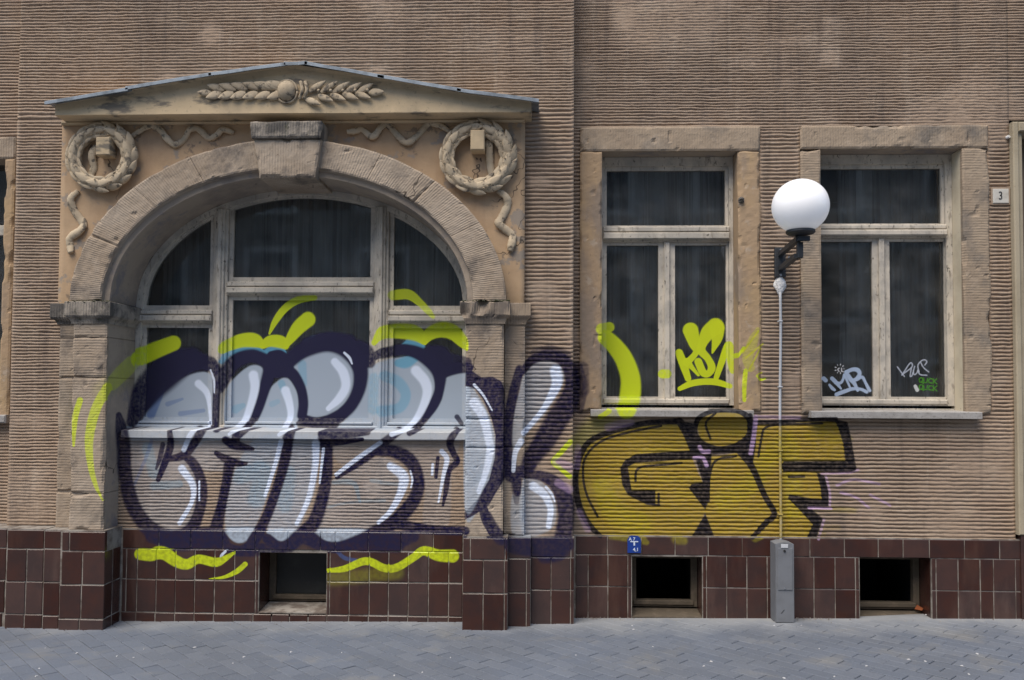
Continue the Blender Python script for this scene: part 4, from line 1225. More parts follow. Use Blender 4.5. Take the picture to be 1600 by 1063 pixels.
# garland on the pediment: ball, tie and two sprays of leaves
gx, gz = P(447, 141, yPe - .03)
bb = MB()
ns_, nr_ = 14, 8
vv = []; f = []
for i in range(nr_ + 1):
    th = math.pi * i / nr_
    for s in range(ns_):
        ph = 2 * math.pi * s / ns_
        vv.append((gx + .072 * math.sin(th) * math.cos(ph), yPe - .01 + .058 * math.sin(th) * math.sin(ph), gz + .078 * math.cos(th)))
for i in range(nr_):
    for s in range(ns_):
        s2 = (s + 1) % ns_
        f.append((i * ns_ + s, i * ns_ + s2, (i + 1) * ns_ + s2, (i + 1) * ns_ + s))
gar = bb.add(vv, f).build('garland', M['carved'], B, smooth=True)
ringpts = [(gx + .078 * math.cos(a), yPe - .012, gz - .004 + .086 * math.sin(a)) for a in [2 * math.pi * k / 24 for k in range(25)]]
MB().tube(ringpts, .009, 6).build('ball_ring', M['carved'], gar, smooth=True)
for px in (471, 478):
    x, z0_ = P(px, 158, yPe); _, z1_ = P(px, 129, yPe)
    MB().tube(smooth3([(x - .012, yPe - .012, z0_ + .012), (x + .014, yPe - .03, (z0_ + z1_) / 2), (x - .004, yPe - .012, z1_)]), .014, 8).build('tie', M['carved'], gar, smooth=True)


def gl(px, py, ang, L=.13, W=.105, T=.085):
    x, z = P(px, py, yPe - .02)
    put_leaf(gar, x, yPe - .008, z, R_(ang), L, W, T)


gl(319, 145, 180, .10, .085)
for k in range(6):
    gl(337 + k * 18.5, 136.5 - k * .9, 180 - 14, .135, .10); gl(334 + k * 19, 149 + k * .2, 180 + 22, .12, .105)
for k in range(3):
    gl(408 + k * 9, 134, 160, .12, .09)
gl(427, 151, 200, .07, .07)
gl(588, 144, 0, .12, .095)
for k in range(5):
    gl(496 + k * 18.5, 135 + k * .9, 30, .15, .085); gl(489 + k * 19.5, 155 - k * 1.4 + (4 if k == 0 else 0), -22, .13, .085)
for k in range(5):
    x, z = P(498 + k * 19, 142 - .2 * k, yPe - .03)
    MB().tube([(x, yPe - .035, z), (x + .004, yPe - .05, z - .008)], .012, 7).build('berry', M['carved'], gar, smooth=True)

# ------------------------------------------------------------------ arched window
wz = lambda px, py, y=yF: P(px, py, y)
z_bot = PZ(450, 672, yF)
EN = 26


def light(x0, x1, zb, a, b, w):
    """outline (outer, inner) of a light whose head follows the ellipse a, b"""
    def one(x0, x1, zb, a, b):
        pts = [(x0, zb), (x1, zb)]
        for k in range(EN + 1):
            x = x1 + (x0 - x1) * k / EN
            d = (x - xc) / a
            z = zsp + b * math.sqrt(max(0, 1 - d * d))
            pts.append((x, max(z, zb + .004)))
        return pts
    xa, xb = x0 + w, x1 - w
    ai, bi = a - w, b - w
    return one(x0, x1, zb, a, b), one(max(xa, xc - ai), min(xb, xc + ai), zb + w, ai, bi)


def rect(x0, x1, z0, z1): return [(x0, z0), (x1, z0), (x1, z1), (x0, z1)]


def curve_pane(inner, yy, name, parent):
    o = MB().prism(inner, yy, yy + .004).build(name, M['glass'], parent, paint=yy)
    return o


aw = MB()
# outer band following the arch and down the jambs
NB = 60
oo = [(xOL + .001, z_bot), *[ell(ao - .001, bo - .001, math.pi - math.pi * k / NB) for k in range(NB + 1)], (xOR - .001, z_bot)]
ii = [(xOL + .045, z_bot + .04), *[ell(ao - .045, bo - .045, math.pi - math.pi * k / NB) for k in range(NB + 1)], (xOR - .045, z_bot + .04)]
aw.ring(oo, ii, yF - .02, yF + .09)
awin = aw.build('arched_window', M['frame'], B, paint=yF, label='three-part arched window with peeling pale frames')
xm1, xm2 = PX(343, 560, yF), PX(595, 560, yF)
mw = .058
for xm in (xm1, xm2):
    d = (xm - xc) / ao
    ztop = zsp + bo * math.sqrt(1 - d * d) - .02
    mb = MB()
    mb.box(xm - mw, xm + mw, yF - .015, yF + .08, z_bot + .002, ztop - .012, .006)
    mb.box(xm - mw * .62, xm + mw * .62, yF - .035, yF - .014, z_bot + .003, ztop - .014, .006)
    mb.box(xm - .016, xm + .016, yF - .052, yF - .034, z_bot + .004, ztop - .016, .006)
    mb.build('mullion', M['frame'], awin, paint=yF)
lights = []
zt_s, zb_s = PZ(275, 484, yF), PZ(275, 505, yF)       # side transoms
zt_c, zb_c = PZ(470, 440, yF), PZ(470, 462, yF)       # middle transom


def transom(x0, x1, zb, zt, yy, parent, mbp=None):
    hgt = zt - zb
    mb = MB()
    mb.box(x0, x1, yy - .012, yy + .08, zb, zt, .004)
    mb.box(x0 + .002, x1 - .002, yy - .045, yy - .011, zb + hgt * .12, zb + hgt * .55, .008)
    mb.box(x0 + .002, x1 - .002, yy - .030, yy - .0115, zb + hgt * .62, zb + hgt * .93, .006)
    return mb.build('transom', M['frame'], parent, paint=yy)


xl, xr = xOL + .04, xOR - .04
transom(xl - .035, xm1 - mw + .001, zb_s, zt_s, yF, awin); transom(xm2 + mw - .001, xr + .035, zb_s, zt_s, yF, awin); transom(xm1 + mw - .001, xm2 - mw + .001, zb_c, zt_c, yF, awin)
al, bl = ao - .03, bo - .03


def add_light(outer, inner, yy, parent, dy=0):
    s = MB().ring(outer, inner, yy, yy + .05).build('sash', M['frame'], parent, paint=yy)
    curve_pane(inner, yy + .022, 'pane', parent)


for (xa, xb, zb) in ((xl - .01, xm1 - mw - .002, zt_s), (xm1 + mw + .002, xm2 - mw - .002, zt_c), (xm2 + mw + .002, xr + .01, zt_s)):
    o_, i_ = light(max(xa, xc - al), min(xb, xc + al), zb + .001, al, bl, .034)
    add_light(o_, i_, yF + .012, awin)
zlow = PZ(450, 664, yF)
for (xa, xb, zt) in ((xl - .004, xm1 - mw - .002, zb_s), (xm1 + mw + .002, xm2 - mw - .002, zb_c), (xm2 + mw + .002, xr + .004, zb_s)):
    w_ = .036
    add_light(rect(xa, xb, zlow, zt - .001), rect(xa + w_, xb - w_, zlow + .055, zt - w_), yF + .012, awin)
    MB().box(xa, xb, yF - .03, yF + .011, zlow + .004, zlow + .026, .006).build('weather_bar', M['frame'], awin, paint=yF)
MB().box(xOL + .002, xOR - .002, yF - .04, yF + .06, z_bot - .05, zlow - .004, .008).build('bottom_rail', M['frame'], awin, paint=yF)
# sill board: front lip and sloping top
ysl = -.20
xsl, xsr = PX(189, 678, ysl), xOR + .004
zs1, zs0 = PZ(450, 674, ysl), PZ(450, 685.5, ysl)
mb = MB()
npx = 40
vv = []
for k in range(npx + 1):
    t = k / npx; x = xsl + (xsr - xsl) * t; wv = (vnoise(np.array([t * 9]), np.array([2.5]), 9)[0] - .5) * .004
    vv += [(x, yF + .02, zs1 + .022), (x, ysl + .004, zs1 + wv), (x, ysl, zs1 - .004 + wv), (x, ysl, zs0 + wv), (x, yREC + .06, zs0 + wv)]
f = [(5 * k + s, 5 * k + s + 1, 5 * k + 6 + s, 5 * k + 5 + s) for k in range(npx) for s in range(4)]
mb.add(vv, f)
mb.add([vv[0], vv[1], vv[3], vv[4]], [(0, 1, 2, 3)]); mb.add([vv[-5], vv[-4], vv[-2], vv[-1]], [(0, 1, 2, 3)])
mb.build('sill', M['frame'], awin, paint=ysl)
# combed plaster below it
xrl, xrr = xOL - .01, xOR + .01
zrec = PZ(450, 830, yREC)
ridged(xrl, xrr, zrec, zs0 + .03, yREC, ROWS_D, amp=.0148)


# ------------------------------------------------------------------ the two tall windows and the neighbour at the left edge
def tall_window(label, W, px, yF2, shadow_gap=True, curtains=True):
    """px: photo measures on the frame plane: pane boxes (x0, x1, y0, y1)"""
    x0, x1, zt, zb = W['x0'] + .002, W['x1'] - .002, W['zt'] - .002, W['zb'] + .002
    (t0, t1, t2, t3), (l0, l1, l2, l3), (r0, r1, r2, r3) = px['top'], px['left'], px['right']
    cx = (l1 + r0) / 2
    X_ = lambda p: PX(p, 430, yF2)
    Z_ = lambda p, xx=None: PZ(xx or cx, p, yF2)
    xo0, xo1 = max(x0, X_(t0 - 14)), min(x1, X_(px['fr']))
    zo1 = zt; zo0 = Z_(px['fb'])
    fm = MB()
    ix0, ix1 = X_(t0 - 6), X_(t1 + 5)
    iz1 = Z_(t2 - 6)
    iz0 = zo0 + .02
    fm.ring(rect(xo0, xo1, zo0, zo1), rect(ix0, ix1, iz0, iz1), yF2 - .01, yF2 + .08)
    fm.box(x0, x1, yF2 - .012, yF2 + .06, zb, zo0 - .022, .004)
    if xo1 < x1 - .004: fm.box(xo1 + .001, x1, yF2 + .01, yF2 + .06, zo0, zo1)
    if xo0 > x0 + .004: fm.box(x0, xo0 - .001, yF2 + .01, yF2 + .06, zo0, zo1)
    wn = fm.build('window', M['frame'], B, paint=yF2, label=label)
    ztr1, ztr0 = Z_(t3 + 2), Z_(l2 - 5)
    transom(ix0 - .002, ix1 + .002, ztr0, ztr1, yF2, wn)
    xm0, xm1_ = X_(l1 + 5), X_(r0 - 5)
    # top sash
    add_light(rect(ix0 + .002, ix1 - .002, ztr1 + .001, iz1 - .001), rect(X_(t0), X_(t1), Z_(t3), Z_(t2)), yF2 + .012, wn)
    xmm = (X_(l1) + X_(r0)) / 2
    add_light(rect(ix0 + .002, xmm - .002, iz0 + .001, ztr0 - .001), rect(X_(l0), X_(l1), Z_(l3), Z_(l2)), yF2 + .012, wn)
    add_light(rect(xmm + .002, ix1 - .002, iz0 + .001, ztr0 - .001), rect(X_(r0), X_(r1), Z_(r3), Z_(r2)), yF2 + .012, wn)
    MB().box(xmm - .022, xmm + .022, yF2 - .012, yF2 + .0115, iz0 + .003, ztr0 - .003, .005).build('mullion', M['frame'], wn, paint=yF2)
    MB().box(ix0 + .004, ix1 - .004, yF2 - .022, yF2 + .0115, iz0 - .012, iz0 + .03, .008).build('weather_bar', M['frame'], wn, paint=yF2)
    return wn


yW = .155
w1 = tall_window('tall window with the yellow tag on its right pane', W1, dict(top=(948, 1134, 266, 352), left=(948, 1029, 383, 620), right=(1055, 1135, 383, 620), fr=1146, fb=633), yW)
w2 = tall_window('tall window behind the globe lamp with small white and green tags', W2, dict(top=(1284, 1473, 263, 349), left=(1284, 1364, 377, 620), right=(1391, 1477, 377, 620), fr=1488, fb=634), yW)


# stone surrounds
def surround(W, sL, sR, ztop, ml, mj, seed, sill_px, warm):
    yf = -.022
    stone('lintel', sL, sR, W['zt'], ztop, yf, yf + .04, ml, B, yf, 'x', .016, seed)
    stone('jamb', sL, W['x0'], W['zb'] - .012, W['zt'] - .004, yf, yf + .04, mj, B, yf, 'z', .014, seed + 1)
    stone('jamb', W['x1'], sR, W['zb'] - .012, W['zt'] - .004, yf, yf + .04, mj, B, yf, 'z', .016, seed + 2)
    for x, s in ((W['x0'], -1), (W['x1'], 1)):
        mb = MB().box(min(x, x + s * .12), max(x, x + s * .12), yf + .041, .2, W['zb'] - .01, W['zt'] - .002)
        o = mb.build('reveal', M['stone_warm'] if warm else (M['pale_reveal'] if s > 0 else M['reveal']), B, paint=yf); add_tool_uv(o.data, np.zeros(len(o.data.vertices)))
    o = MB().box(W['x0'] + .001, W['x1'] - .001, yf + .041, .2, W['zt'] + .0005, W['zt'] + .12).build('reveal', M['reveal'], B, paint=yf)
    add_tool_uv(o.data, np.zeros(len(o.data.vertices)))
    a, b_, t, bt = sill_px
    ys = -.075
    mb = MB()
    xa, xb = PX(a, t, ys), PX(b_, t, ys); za, zb4 = PZ((a + b_) / 2, t, ys), PZ((a + b_) / 2, bt, ys)
    mb.add([(xa, ys, zb4), (xb, ys, zb4), (xb, ys, za - .004), (xa, ys, za - .004), (xa, ys + .004, za), (xb, ys + .004, za), (xb, .14, za + .012), (xa, .14, za + .012), (xa, .04, zb4), (xb, .04, zb4), (xb, .14, zb4), (xa, .14, zb4)],
           [(0, 1, 2, 3), (3, 2, 5, 4), (4, 5, 6, 7), (0, 3, 4, 7, 11, 8), (1, 9, 10, 6, 5, 2), (8, 9, 1, 0)])
    mb.build('sill', M['sill'], B, paint=ys)


surround(W1, s1L, s1R, zl1, M['stone_plain'], M['stone_warm'], 51, (923, 1178, 641, 651), True)
surround(W2, s2L, s2R, zl2, M['stone_plain'], M['stone_plain'], 61, (1268, 1535, 643.5, 654), False)
# crumbled mortar lump on the middle jamb
x, z = P(1159, 313, -.04)
vs = [(x + math.cos(a) * .028 * random.uniform(.7, 1.2), -.03, z + math.sin(a) * .026 * random.uniform(.7, 1.2)) for a in [k * math.pi / 5 for k in range(10)]]
MB().add(vs + [(x - .006, -.065, z + .008), (x + .010, -.06, z - .006)], [(k, (k + 1) % 10, 10 if k < 5 else 11) for k in range(10)] + [(0, 10, 11), (5, 11, 10)]).build('mortar_lump', M['stone_dark'], B)
add_tool_uv(bpy.data.objects['mortar_lump'].data, np.zeros(12))

# neighbour window at the left edge: lintel, jamb, sill, frame and pane reach out of the frame
xj0 = PX(3, 430, yL - .02)
stone('lintel', -6.4, xLj, PZ(10, 249, yL), zLt, yL - .02, yL + .2, M['stone'], B, None, 'x', .018, 71)
stone('jamb', xj0, xLj, zLs, PZ(10, 249, yL) - .004, yL - .022, yL + .2, M['stone_warm'], B, None, 'z', .018, 72)
for o in B.children:
    if o.name.startswith(('lintel', 'jamb')) and 'paint' not in o.data.uv_layers: add_paint_uv(o.data, yL)
mb = MB().box(-6.3, xLj + .01, yL - .07, yL + .1, zLs - .045, zLs + .02, .01); mb.build('sill', M['sill'], B, paint=yL)
nw = MB()
zn = PZ(10, 362, yL + .15)
nw.box(xj0 - .07, xj0 + .02, yL + .14, yL + .2, zLs, PZ(10, 249, yL)).box(-6.2, xj0, yL + .14, yL + .19, zn - .035, zn + .05, .006)
nwo = nw.build('window', M['frame'], B, paint=yL, label='window cut off at the left edge of the picture')
MB().box(-6.2, xj0 - .06, yL + .165, yL + .17, zLs, PZ(10, 249, yL)).build('pane', M['glass'], nwo, paint=yL)

# door surround at the right edge
xd1 = PX(1598, 430, -.05)
zdt = PZ(1590, 190, -.05)
yd = -.05
mb = MB().box(xD, xd1 - .012, yd, .3, GZ(4) + .62, zdt, .008).box(xd1 - .012, xd1 + .03, yd + .03, .3, GZ(4) + .62, zdt - .07, .006).box(xd1 - .011, xE, yd + .0005, .3, zdt - .075, zdt - .0005, .008)
ds = mb.build('door_surround', M['door'], B)
MB().box(xd1 + .03, xE, .15, .2, 0, zdt - .07).build('door_leaf', M['doorwood'], ds)
MB().box(xD + .02, xE, yd + .01, .3, -.1, GZ(4) + .618, .008).build('door_plinth', M['tile'], ds)
for o in ds.children:
    if o.name.startswith('door_plinth'): add_paint_uv(o.data, 0)

# rooms behind the windows, and the dark cores that keep daylight out
def room(x0, x1, z0, z1, y0, y1):
    mb = MB()
    mb.add([(x0, y0, z0), (x1, y0, z0), (x1, y0, z1), (x0, y0, z1), (x0, y1, z0), (x1, y1, z0), (x1, y1, z1), (x0, y1, z1)],
           [(4, 5, 6, 7), (0, 4, 7, 3), (1, 2, 6, 5), (3, 7, 6, 2), (0, 1, 5, 4)])
    return mb.build('room', M['dark'], B)


room(xOL - .02, xOR + .02, z_bot - .1, zsp + bo + .1, .165, 2.2)
room(W1['x0'] - .02, W1['x1'] + .02, W1['zb'] - .1, W1['zt'] + .05, .21, 2.0)
room(W2['x0'] - .02, W2['x1'] + .02, W2['zb'] - .1, W2['zt'] + .05, .21, 2.0)
room(-6.3, xj0 + .02, zLs - .1, PZ(10, 249, yL) + .05, yL + .21, 2.0)
MB().box(xL0, xE, 2.3, 2.5, -.3, TOPZ).build('back_wall', M['dark'], B)
MB().box(xL0, xE, -.02, 2.5, TOPZ - .02, TOPZ + .02).build('upper_floor', M['dark'], B)


def curtain(x0, x1, z0, z1, y, label, seed, gap=None):
    n_ = int((x1 - x0) / .012)
    xs = np.linspace(x0, x1, n_ + 1); zs = np.linspace(z0, z1, 6)
    X, Z = np.meshgrid(xs, zs)
    Y = y + .014 * np.sin(X * (44 + 4 * seed) + 9 * vnoise(X * 3, Z * .2, seed)) + .06 * (vnoise(X * 7, Z * .5, seed + 1) - .5)
    me = gridmesh('curtain', X, Y, Z, True)
    return link('curtain', me, None, M['curtain'], label=label, category='curtain')


curtain(xOL + .05, xOR - .05, z_bot - .05, zsp + bo + .05, .42, 'grey sheer curtain hanging behind the arched window', 5)
curtain(W1['x0'], W1['x1'], W1['zb'] - .05, W1['zt'] + .02, .40, 'grey sheer curtain hanging behind the window with the yellow tag', 6)
curtain(W2['x0'] + .3, W2['x1'], W2['zb'] - .05, W2['zt'] + .02, .46, 'grey sheer curtain hanging behind the window beside the globe lamp', 7)

# ------------------------------------------------------------------ tiled plinth
plinth_mb = MB()
tiles = []
TILE_CACHE = {}


def tile_mesh(w_, h_, t_=.03):
    key = (round(w_ / .004), round(h_ / .004))
    if key in TILE_CACHE: return TILE_CACHE[key]
    me = pymesh('tile', *(lambda mb: (mb.v, mb.f))(MB().box(-w_ / 2, w_ / 2, 0, t_, -h_ / 2, h_ / 2, .0035)))
    me.materials.append(M['tile'])
    TILE_CACHE[key] = me
    return me


GAP = .007


def add_tile(x0, x1, z0, z1, y, side=0):
    """side 0: faces the street; +1 / -1: faces right / left (x0..x1 are then depths y0..y1 and y is the X plane)"""
    tiles.append((x0, x1, z0, z1, y, side))


def panel(yp, rows, backs=True):
    """rows: (yL, yR of top), (yL, yR of bottom), [x cuts] with None pairs for openings; heights taken at the middle"""
    for top_, bot_, xcuts in rows:
        for a, b_ in zip(xcuts[:-1], xcuts[1:]):
            if a is None or b_ is None: continue
            m_ = (a + b_) / 2
            zt, zb = PZ(m_, top_(m_) if callable(top_) else top_, yp), PZ(m_, bot_(m_) if callable(bot_) else bot_, yp)
            ym = (top_(m_) if callable(top_) else top_) * .5 + (bot_(m_) if callable(bot_) else bot_) * .5
            add_tile(PX(a, ym, yp), PX(b_, ym, yp), zb, zt, yp)


def lin(xa, ya, xb, yb): return lambda x: ya + (yb - ya) * (x - xa) / (xb - xa)


# heights per panel are constants so that courses run true
def flat_panel(yp, levels, cols):
    """levels: list of z from top down; cols: per course list of photo x cuts (None breaks for an opening)"""
    for k, cs in enumerate(cols):
        zt, zb = levels[k], levels[k + 1]
        for a, b_ in zip(cs[:-1], cs[1:]):
            if a is None or b_ is None: continue
            add_tile(PX(a, 900, yp), PX(b_, 900, yp), zb, zt, yp)


yTR = -.02
zR = [PZ(1250, v, yTR) for v in (841, 870.5, 920.5, 972)]
flat_panel(yTR, zR, [
    [899, 949, 1002, 1055, 1107, 1160, 1213, 1266, 1320, 1373, 1412, 1453, 1508, 1563, 1600],
    [899, 919, 950, 981, 987, None, 1098, 1104, 1135.5, 1167, 1199, 1239, 1272, 1305, 1337, 1343, None, 1456, 1463, 1497.5, 1532, 1553, 1587, 1602],
    [899, 919, 950, 981, 987, None, 1098, 1104, 1135.5, 1167, 1199, 1239, 1272, 1305, 1337, 1343, None, 1456, 1463, 1497.5, 1532, 1553, 1587, 1602]])
yTS = -.215
zS = [PZ(862, v, yTS) for v in (840, 871, 922, 980)]
flat_panel(yTS, zS, [[829, 892, 897.5], [829, 861, 891.5, 897.5], [829, 861, 891.5, 897.5]])
yTN = -.285
zN = [PZ(810, v, yTN) for v in (840, 873, 926, 984)]
flat_panel(yTN, zN, [[788, 829.5], [788, 822.5, 829.5], [788, 822.5, 829.5]])
yTP = -.385
zPp = [PZ(757, v, yTP) for v in (841, 875, 927.5, 990)]
flat_panel(yTP, zPp, [[723, 734.5, 789, 793.5], [723, 755, 788, 793.5], [722, 755, 788, 793.5]])
yTC = yREC - .015
zC = [PZ(450, v, yTC) for v in (830, 860, 908, 960, 985)]
c1 = [190, 197, 214, 244, 274, 304, 335, 366, 399, 404, None, 510.5, 515, 546, 577, 607, 638, 669.5, 701, 723]
flat_panel(yTC, zC, [[190, 247, 297, 347, 398, 449, 500, 523.5, 575, 626, 676.5, 723], c1, c1,
                     [190, 213, 243, 273.5, 304, 334, 365, 396, 425, 453, 482, 511, 545, 576, 607, 637, 669, 701, 723]])
yTL = -.405
zLc = [PZ(128, v, yTL) for v in (831, 861.5, 914, 967.5, 995)]
flat_panel(yTL, zLc, [[95, 107, 163.5], [95, 128, 163.5], [93, 127, 163.5], [92, 125, 163.5]])
yTl = -.375
zLs_ = [PZ(60, v, yTl) for v in (829, 857.5, 909.5, 962, 992)]
flat_panel(yTl, zLs_, [[67.5, 95], [67.5, 95], [67.5, 94], [67.5, 93]])
yT2 = -.36
zL2 = [PZ(40, v, yT2) for v in (828, 858, 909, 960, 992)]
flat_panel(yT2, zL2, [[9.5, 67.5], [9.5, 41, 67.5], [9, 40, 67.5], [8, 39, 67.5]])
flat_panel(-.33, zL2, [[-110, -60, -10, 9.5], [-120, -90, -58, -26, 9], [-120, -90, -58, -26, 8], [-120, -90, -58, -26, 5]])
# reveals of the columns and of the cellar openings
xr_ = PX(163.5, 900, yTL) - .003
for k in range(1, 4):
    for ya, yb2 in ((yTL + .004, -.285), (-.283, yTC)):
        add_tile(ya, yb2, zLc[k + 1], zLc[k], xr_, 1)
xr2 = PX(793.5, 900, yTP) + .002
for k in range(3):
    add_tile(yTP + .02, yTN, zPp[k + 1], zPp[k], xr2, 1)
xr3 = PX(723, 900, yTP) - .002
for k in range(3):
    add_tile(yTP + .02, yTC, zPp[k + 1], zPp[k], xr3, -1)

# backing and openings
cel = [(PX(404.5, 900, yTC), PX(510, 900, yTC), PZ(455, 955, yTC), PZ(455, 864, yTC), yTC), (PX(987.5, 900, yTR), PX(1097.5, 900, yTR), PZ(1040, 962, yTR), PZ(1040, 870, yTR), yTR), (PX(1343.5, 900, yTR), PX(1455.5, 900, yTR), PZ(1400, 966, yTR), PZ(1400, 871.5, yTR), yTR)]
ZB = -.25


def back(x0, x1, z1, y, openings=(), depth=.25):
    cur = x0
    for (a, b_, z0, zt, *_r) in sorted(openings):
        plinth_mb.box(cur, a, y, y + depth, ZB, z1)
        plinth_mb.box(a, b_, y, y + depth, zt, z1)
        plinth_mb.box(a, b_, y, y + depth, ZB, z0 - .02)
        cur = b_
    plinth_mb.box(cur, x1, y, y + depth, ZB, z1)


bo_ = .005
back(xS1 - .05, PX(1601, 900, 0), zR[0] + .006, yTR + bo_, [c[:4] for c in cel[1:]])
back(PX(800, 900, yTS), PX(897.5, 900, yTS) - .002, zS[0] + .006, yTS + bo_)
back(PX(780, 900, yTN), PX(829.5, 900, yTN) - .002, zN[0] + .008, yTN + bo_)
back(PX(723, 900, yTP) + .002, PX(793.5, 900, yTP) - .002, zPp[0] + .010, yTP + bo_, depth=.3)
back(PX(180, 900, yTC), PX(730, 900, yTC), zC[0] + .006, yTC + bo_, [cel[0][:4]], depth=.2)
back(PX(93, 900, yTL), xr_ - .003, zLc[0] + .008, yTL + bo_, depth=.35)
back(PX(68.5, 900, yTl), PX(95, 900, yTl), zLs_[0] + .006, yTl + bo_, depth=.3)
back(PX(9, 900, yT2), PX(68, 900, yT2), zL2[0] + .006, yT2 + bo_, depth=.3)
back(-6.5, PX(10, 900, -.33), zL2[0] + .004, -.33 + bo_, depth=.3)
plinth = plinth_mb.build('plinth', M['grout'], B, paint=-.2)
for (x0, x1, z0, z1, y, side) in tiles:
    w_, h_ = abs(x1 - x0) - GAP, z1 - z0 - GAP
    if w_ < .008: continue
    me = tile_mesh(w_, h_)
    me = me.copy()                                   # spray paint falls differently on each tile
    if side == 0:
        loc = Vector(((x0 + x1) / 2, y + random.uniform(-.0015, .0015), (z0 + z1) / 2))
        add_paint_uv(me, y, loc)
    else:
        loc = Vector((y, (x0 + x1) / 2, (z0 + z1) / 2))
        add_paint_uv(me, -.2, (loc.x, 0, loc.z))
    o = bpy.data.objects.new('tile', me)
    o.location = loc
    o.rotation_euler = (random.gauss(0, .006), 0, (math.pi / 2 * side if side else 0) + random.gauss(0, .007))
    o.parent = plinth
    COL.objects.link(o)

# cellar openings: tiled throat, sloping ledge, timber frame and black depth
for k, (x0, x1, z0, z1, y) in enumerate(cel):
    d = .34
    mb = MB()
    e = .001
    mb.add([(x0 + e, y + .02, z0 - .02), (x1 - e, y + .02, z0 - .02), (x1 - e, y + d, z0 - .02), (x0 + e, y + d, z0 - .02), (x0 + e, y + .02, z1 - e), (x1 - e, y + .02, z1 - e), (x1 - e, y + d, z1 - e), (x0 + e, y + d, z1 - e)],
           [(0, 3, 7, 4), (1, 5, 6, 2), (4, 7, 6, 5)])
    hole = mb.build('cellar_opening', M['tile'], B); add_paint_uv(hole.data, -5)
    MB().add([(x0 + .002, y + .005, z0 - .012), (x1 - .002, y + .005, z0 - .012), (x1 - .002, y + d - .002, z0 + .015), (x0 + .002, y + d - .002, z0 + .015), (x0 + .002, y + .005, z0 - .045), (x1 - .002, y + .005, z0 - .045)],
             [(0, 1, 2, 3), (4, 5, 1, 0)]).build('ledge', M['grout'] if k == 0 else M['cellar'], hole, paint=-5)
    zf0 = z0 + .02
    yb3 = y + (.20 if k else .24)
    MB().ring(rect(x0 + .004, x1 - .004, zf0, z1 - .004), rect(x0 + .055, x1 - .05, zf0 + .05, z1 - .05), yb3, yb3 + .05).build('cellar_frame', M['cellar'], hole)
    MB().box(x0 + .03, x1 - .03, yb3 - .012, yb3 - .001, zf0 + .012, zf0 + .05, .006).build('cellar_rail', M['cellar'], hole)
    if k == 0:
        MB().box(x0 + .056, x1 - .051, yb3 + .02, yb3 + .024, zf0 + .051, z1 - .051).build('cellar_pane', M['cellar_glass'], hole)
    r_ = MB().add([(x0, y + d, z0 - .1), (x1, y + d, z0 - .1), (x1, y + d, z1 + .1), (x0, y + d, z1 + .1), (x0, y + d + .7, z0 - .1), (x1, y + d + .7, z0 - .1), (x1, y + d + .7, z1 + .1), (x0, y + d + .7, z1 + .1)],
                  [(4, 5, 6, 7), (0, 4, 7, 3), (1, 2, 6, 5), (3, 7, 6, 2), (0, 1, 5, 4)]).build('cellar_void', M['dark'], hole)

# ------------------------------------------------------------------ things on the wall and in front of it
# globe lamp on a steel bracket
gy = -.63
cxg, czg = P(1250.5, 322.5, gy)
rg = 43.2 * .005 * (D + gy) / D
xb0, zb0 = P(1219, 410, -.02)
L0 = empty('wall_lamp', (xb0, -.02, zb0), label='white opal globe lamp on a dark steel bracket between the two tall windows', category='lamp')


def lp(mb, name, mt, smooth=False, **k):
    o = mb.build(name, mt, L0, smooth=smooth, **k)
    o.matrix_parent_inverse = Matrix.Translation((xb0, -.02, zb0)).inverted()
    return o


vv = []; f = []
ns_, nr_ = 40, 24
tc = R_(158)
for i in range(nr_ + 1):
    th = tc * i / nr_
    for s in range(ns_):
        ph = 2 * math.pi * s / ns_
        vv.append((cxg + rg * math.sin(th) * math.cos(ph), gy + rg * math.sin(th) * math.sin(ph), czg + rg * .97 * math.cos(th)))
for i in range(nr_):
    for s in range(ns_):
        f.append((i * ns_ + s, i * ns_ + (s + 1) % ns_, (i + 1) * ns_ + (s + 1) % ns_, (i + 1) * ns_ + s))
lp(MB().add(vv, f), 'globe', M['opal'], True)
zd = czg - rg * .97 * math.cos(math.pi - tc)


def disc(mb, x, y, prof_, seg=28):
    vv = []; f = []
    for z, r in prof_:
        for s in range(seg): vv.append((x + r * math.cos(2 * math.pi * s / seg), y + r * math.sin(2 * math.pi * s / seg), z))
    for i in range(len(prof_) - 1):
        for s in range(seg): f.append((i * seg + s, i * seg + (s + 1) % seg, (i + 1) * seg + (s + 1) % seg, (i + 1) * seg + s))
    f += [tuple(range(seg)), tuple((len(prof_) - 1) * seg + s for s in range(seg - 1, -1, -1))]
    return mb.add(vv, f)


lp(disc(MB(), cxg, gy, [(zd + .004, .098), (zd - .012, .100), (zd - .022, .088), (zd - .032, .045), (zd - .036, .02)]), 'globe_holder', M['black_metal'])
zarm1 = PZ(1252, 374, gy); zarm2 = PZ(1252, 399, gy)
lp(MB().tube([(cxg, gy, zd - .03), (cxg, gy, zarm1 - .01)], .010, 10), 'stem', M['bolt'], True)
# arms run out from the wall plate to the globe: built as flat bars along their own line
def bar(p, q, w_, h_, mb=None):
    mb = mb or MB()
    p, q = Vector(p), Vector(q)
    t = (q - p).normalized(); u = t.cross(Vector((0, 0, 1))).normalized(); v = u.cross(t).normalized()
    vs = []
    for c in (p, q):
        for a, b_ in ((-1, -1), (1, -1), (1, 1), (-1, 1)): vs.append(c + u * a * w_ / 2 + v * b_ * h_ / 2)
    return mb.add(vs, [(0, 1, 2, 3), (7, 6, 5, 4), (0, 4, 5, 1), (1, 5, 6, 2), (2, 6, 7, 3), (3, 7, 4, 0)])


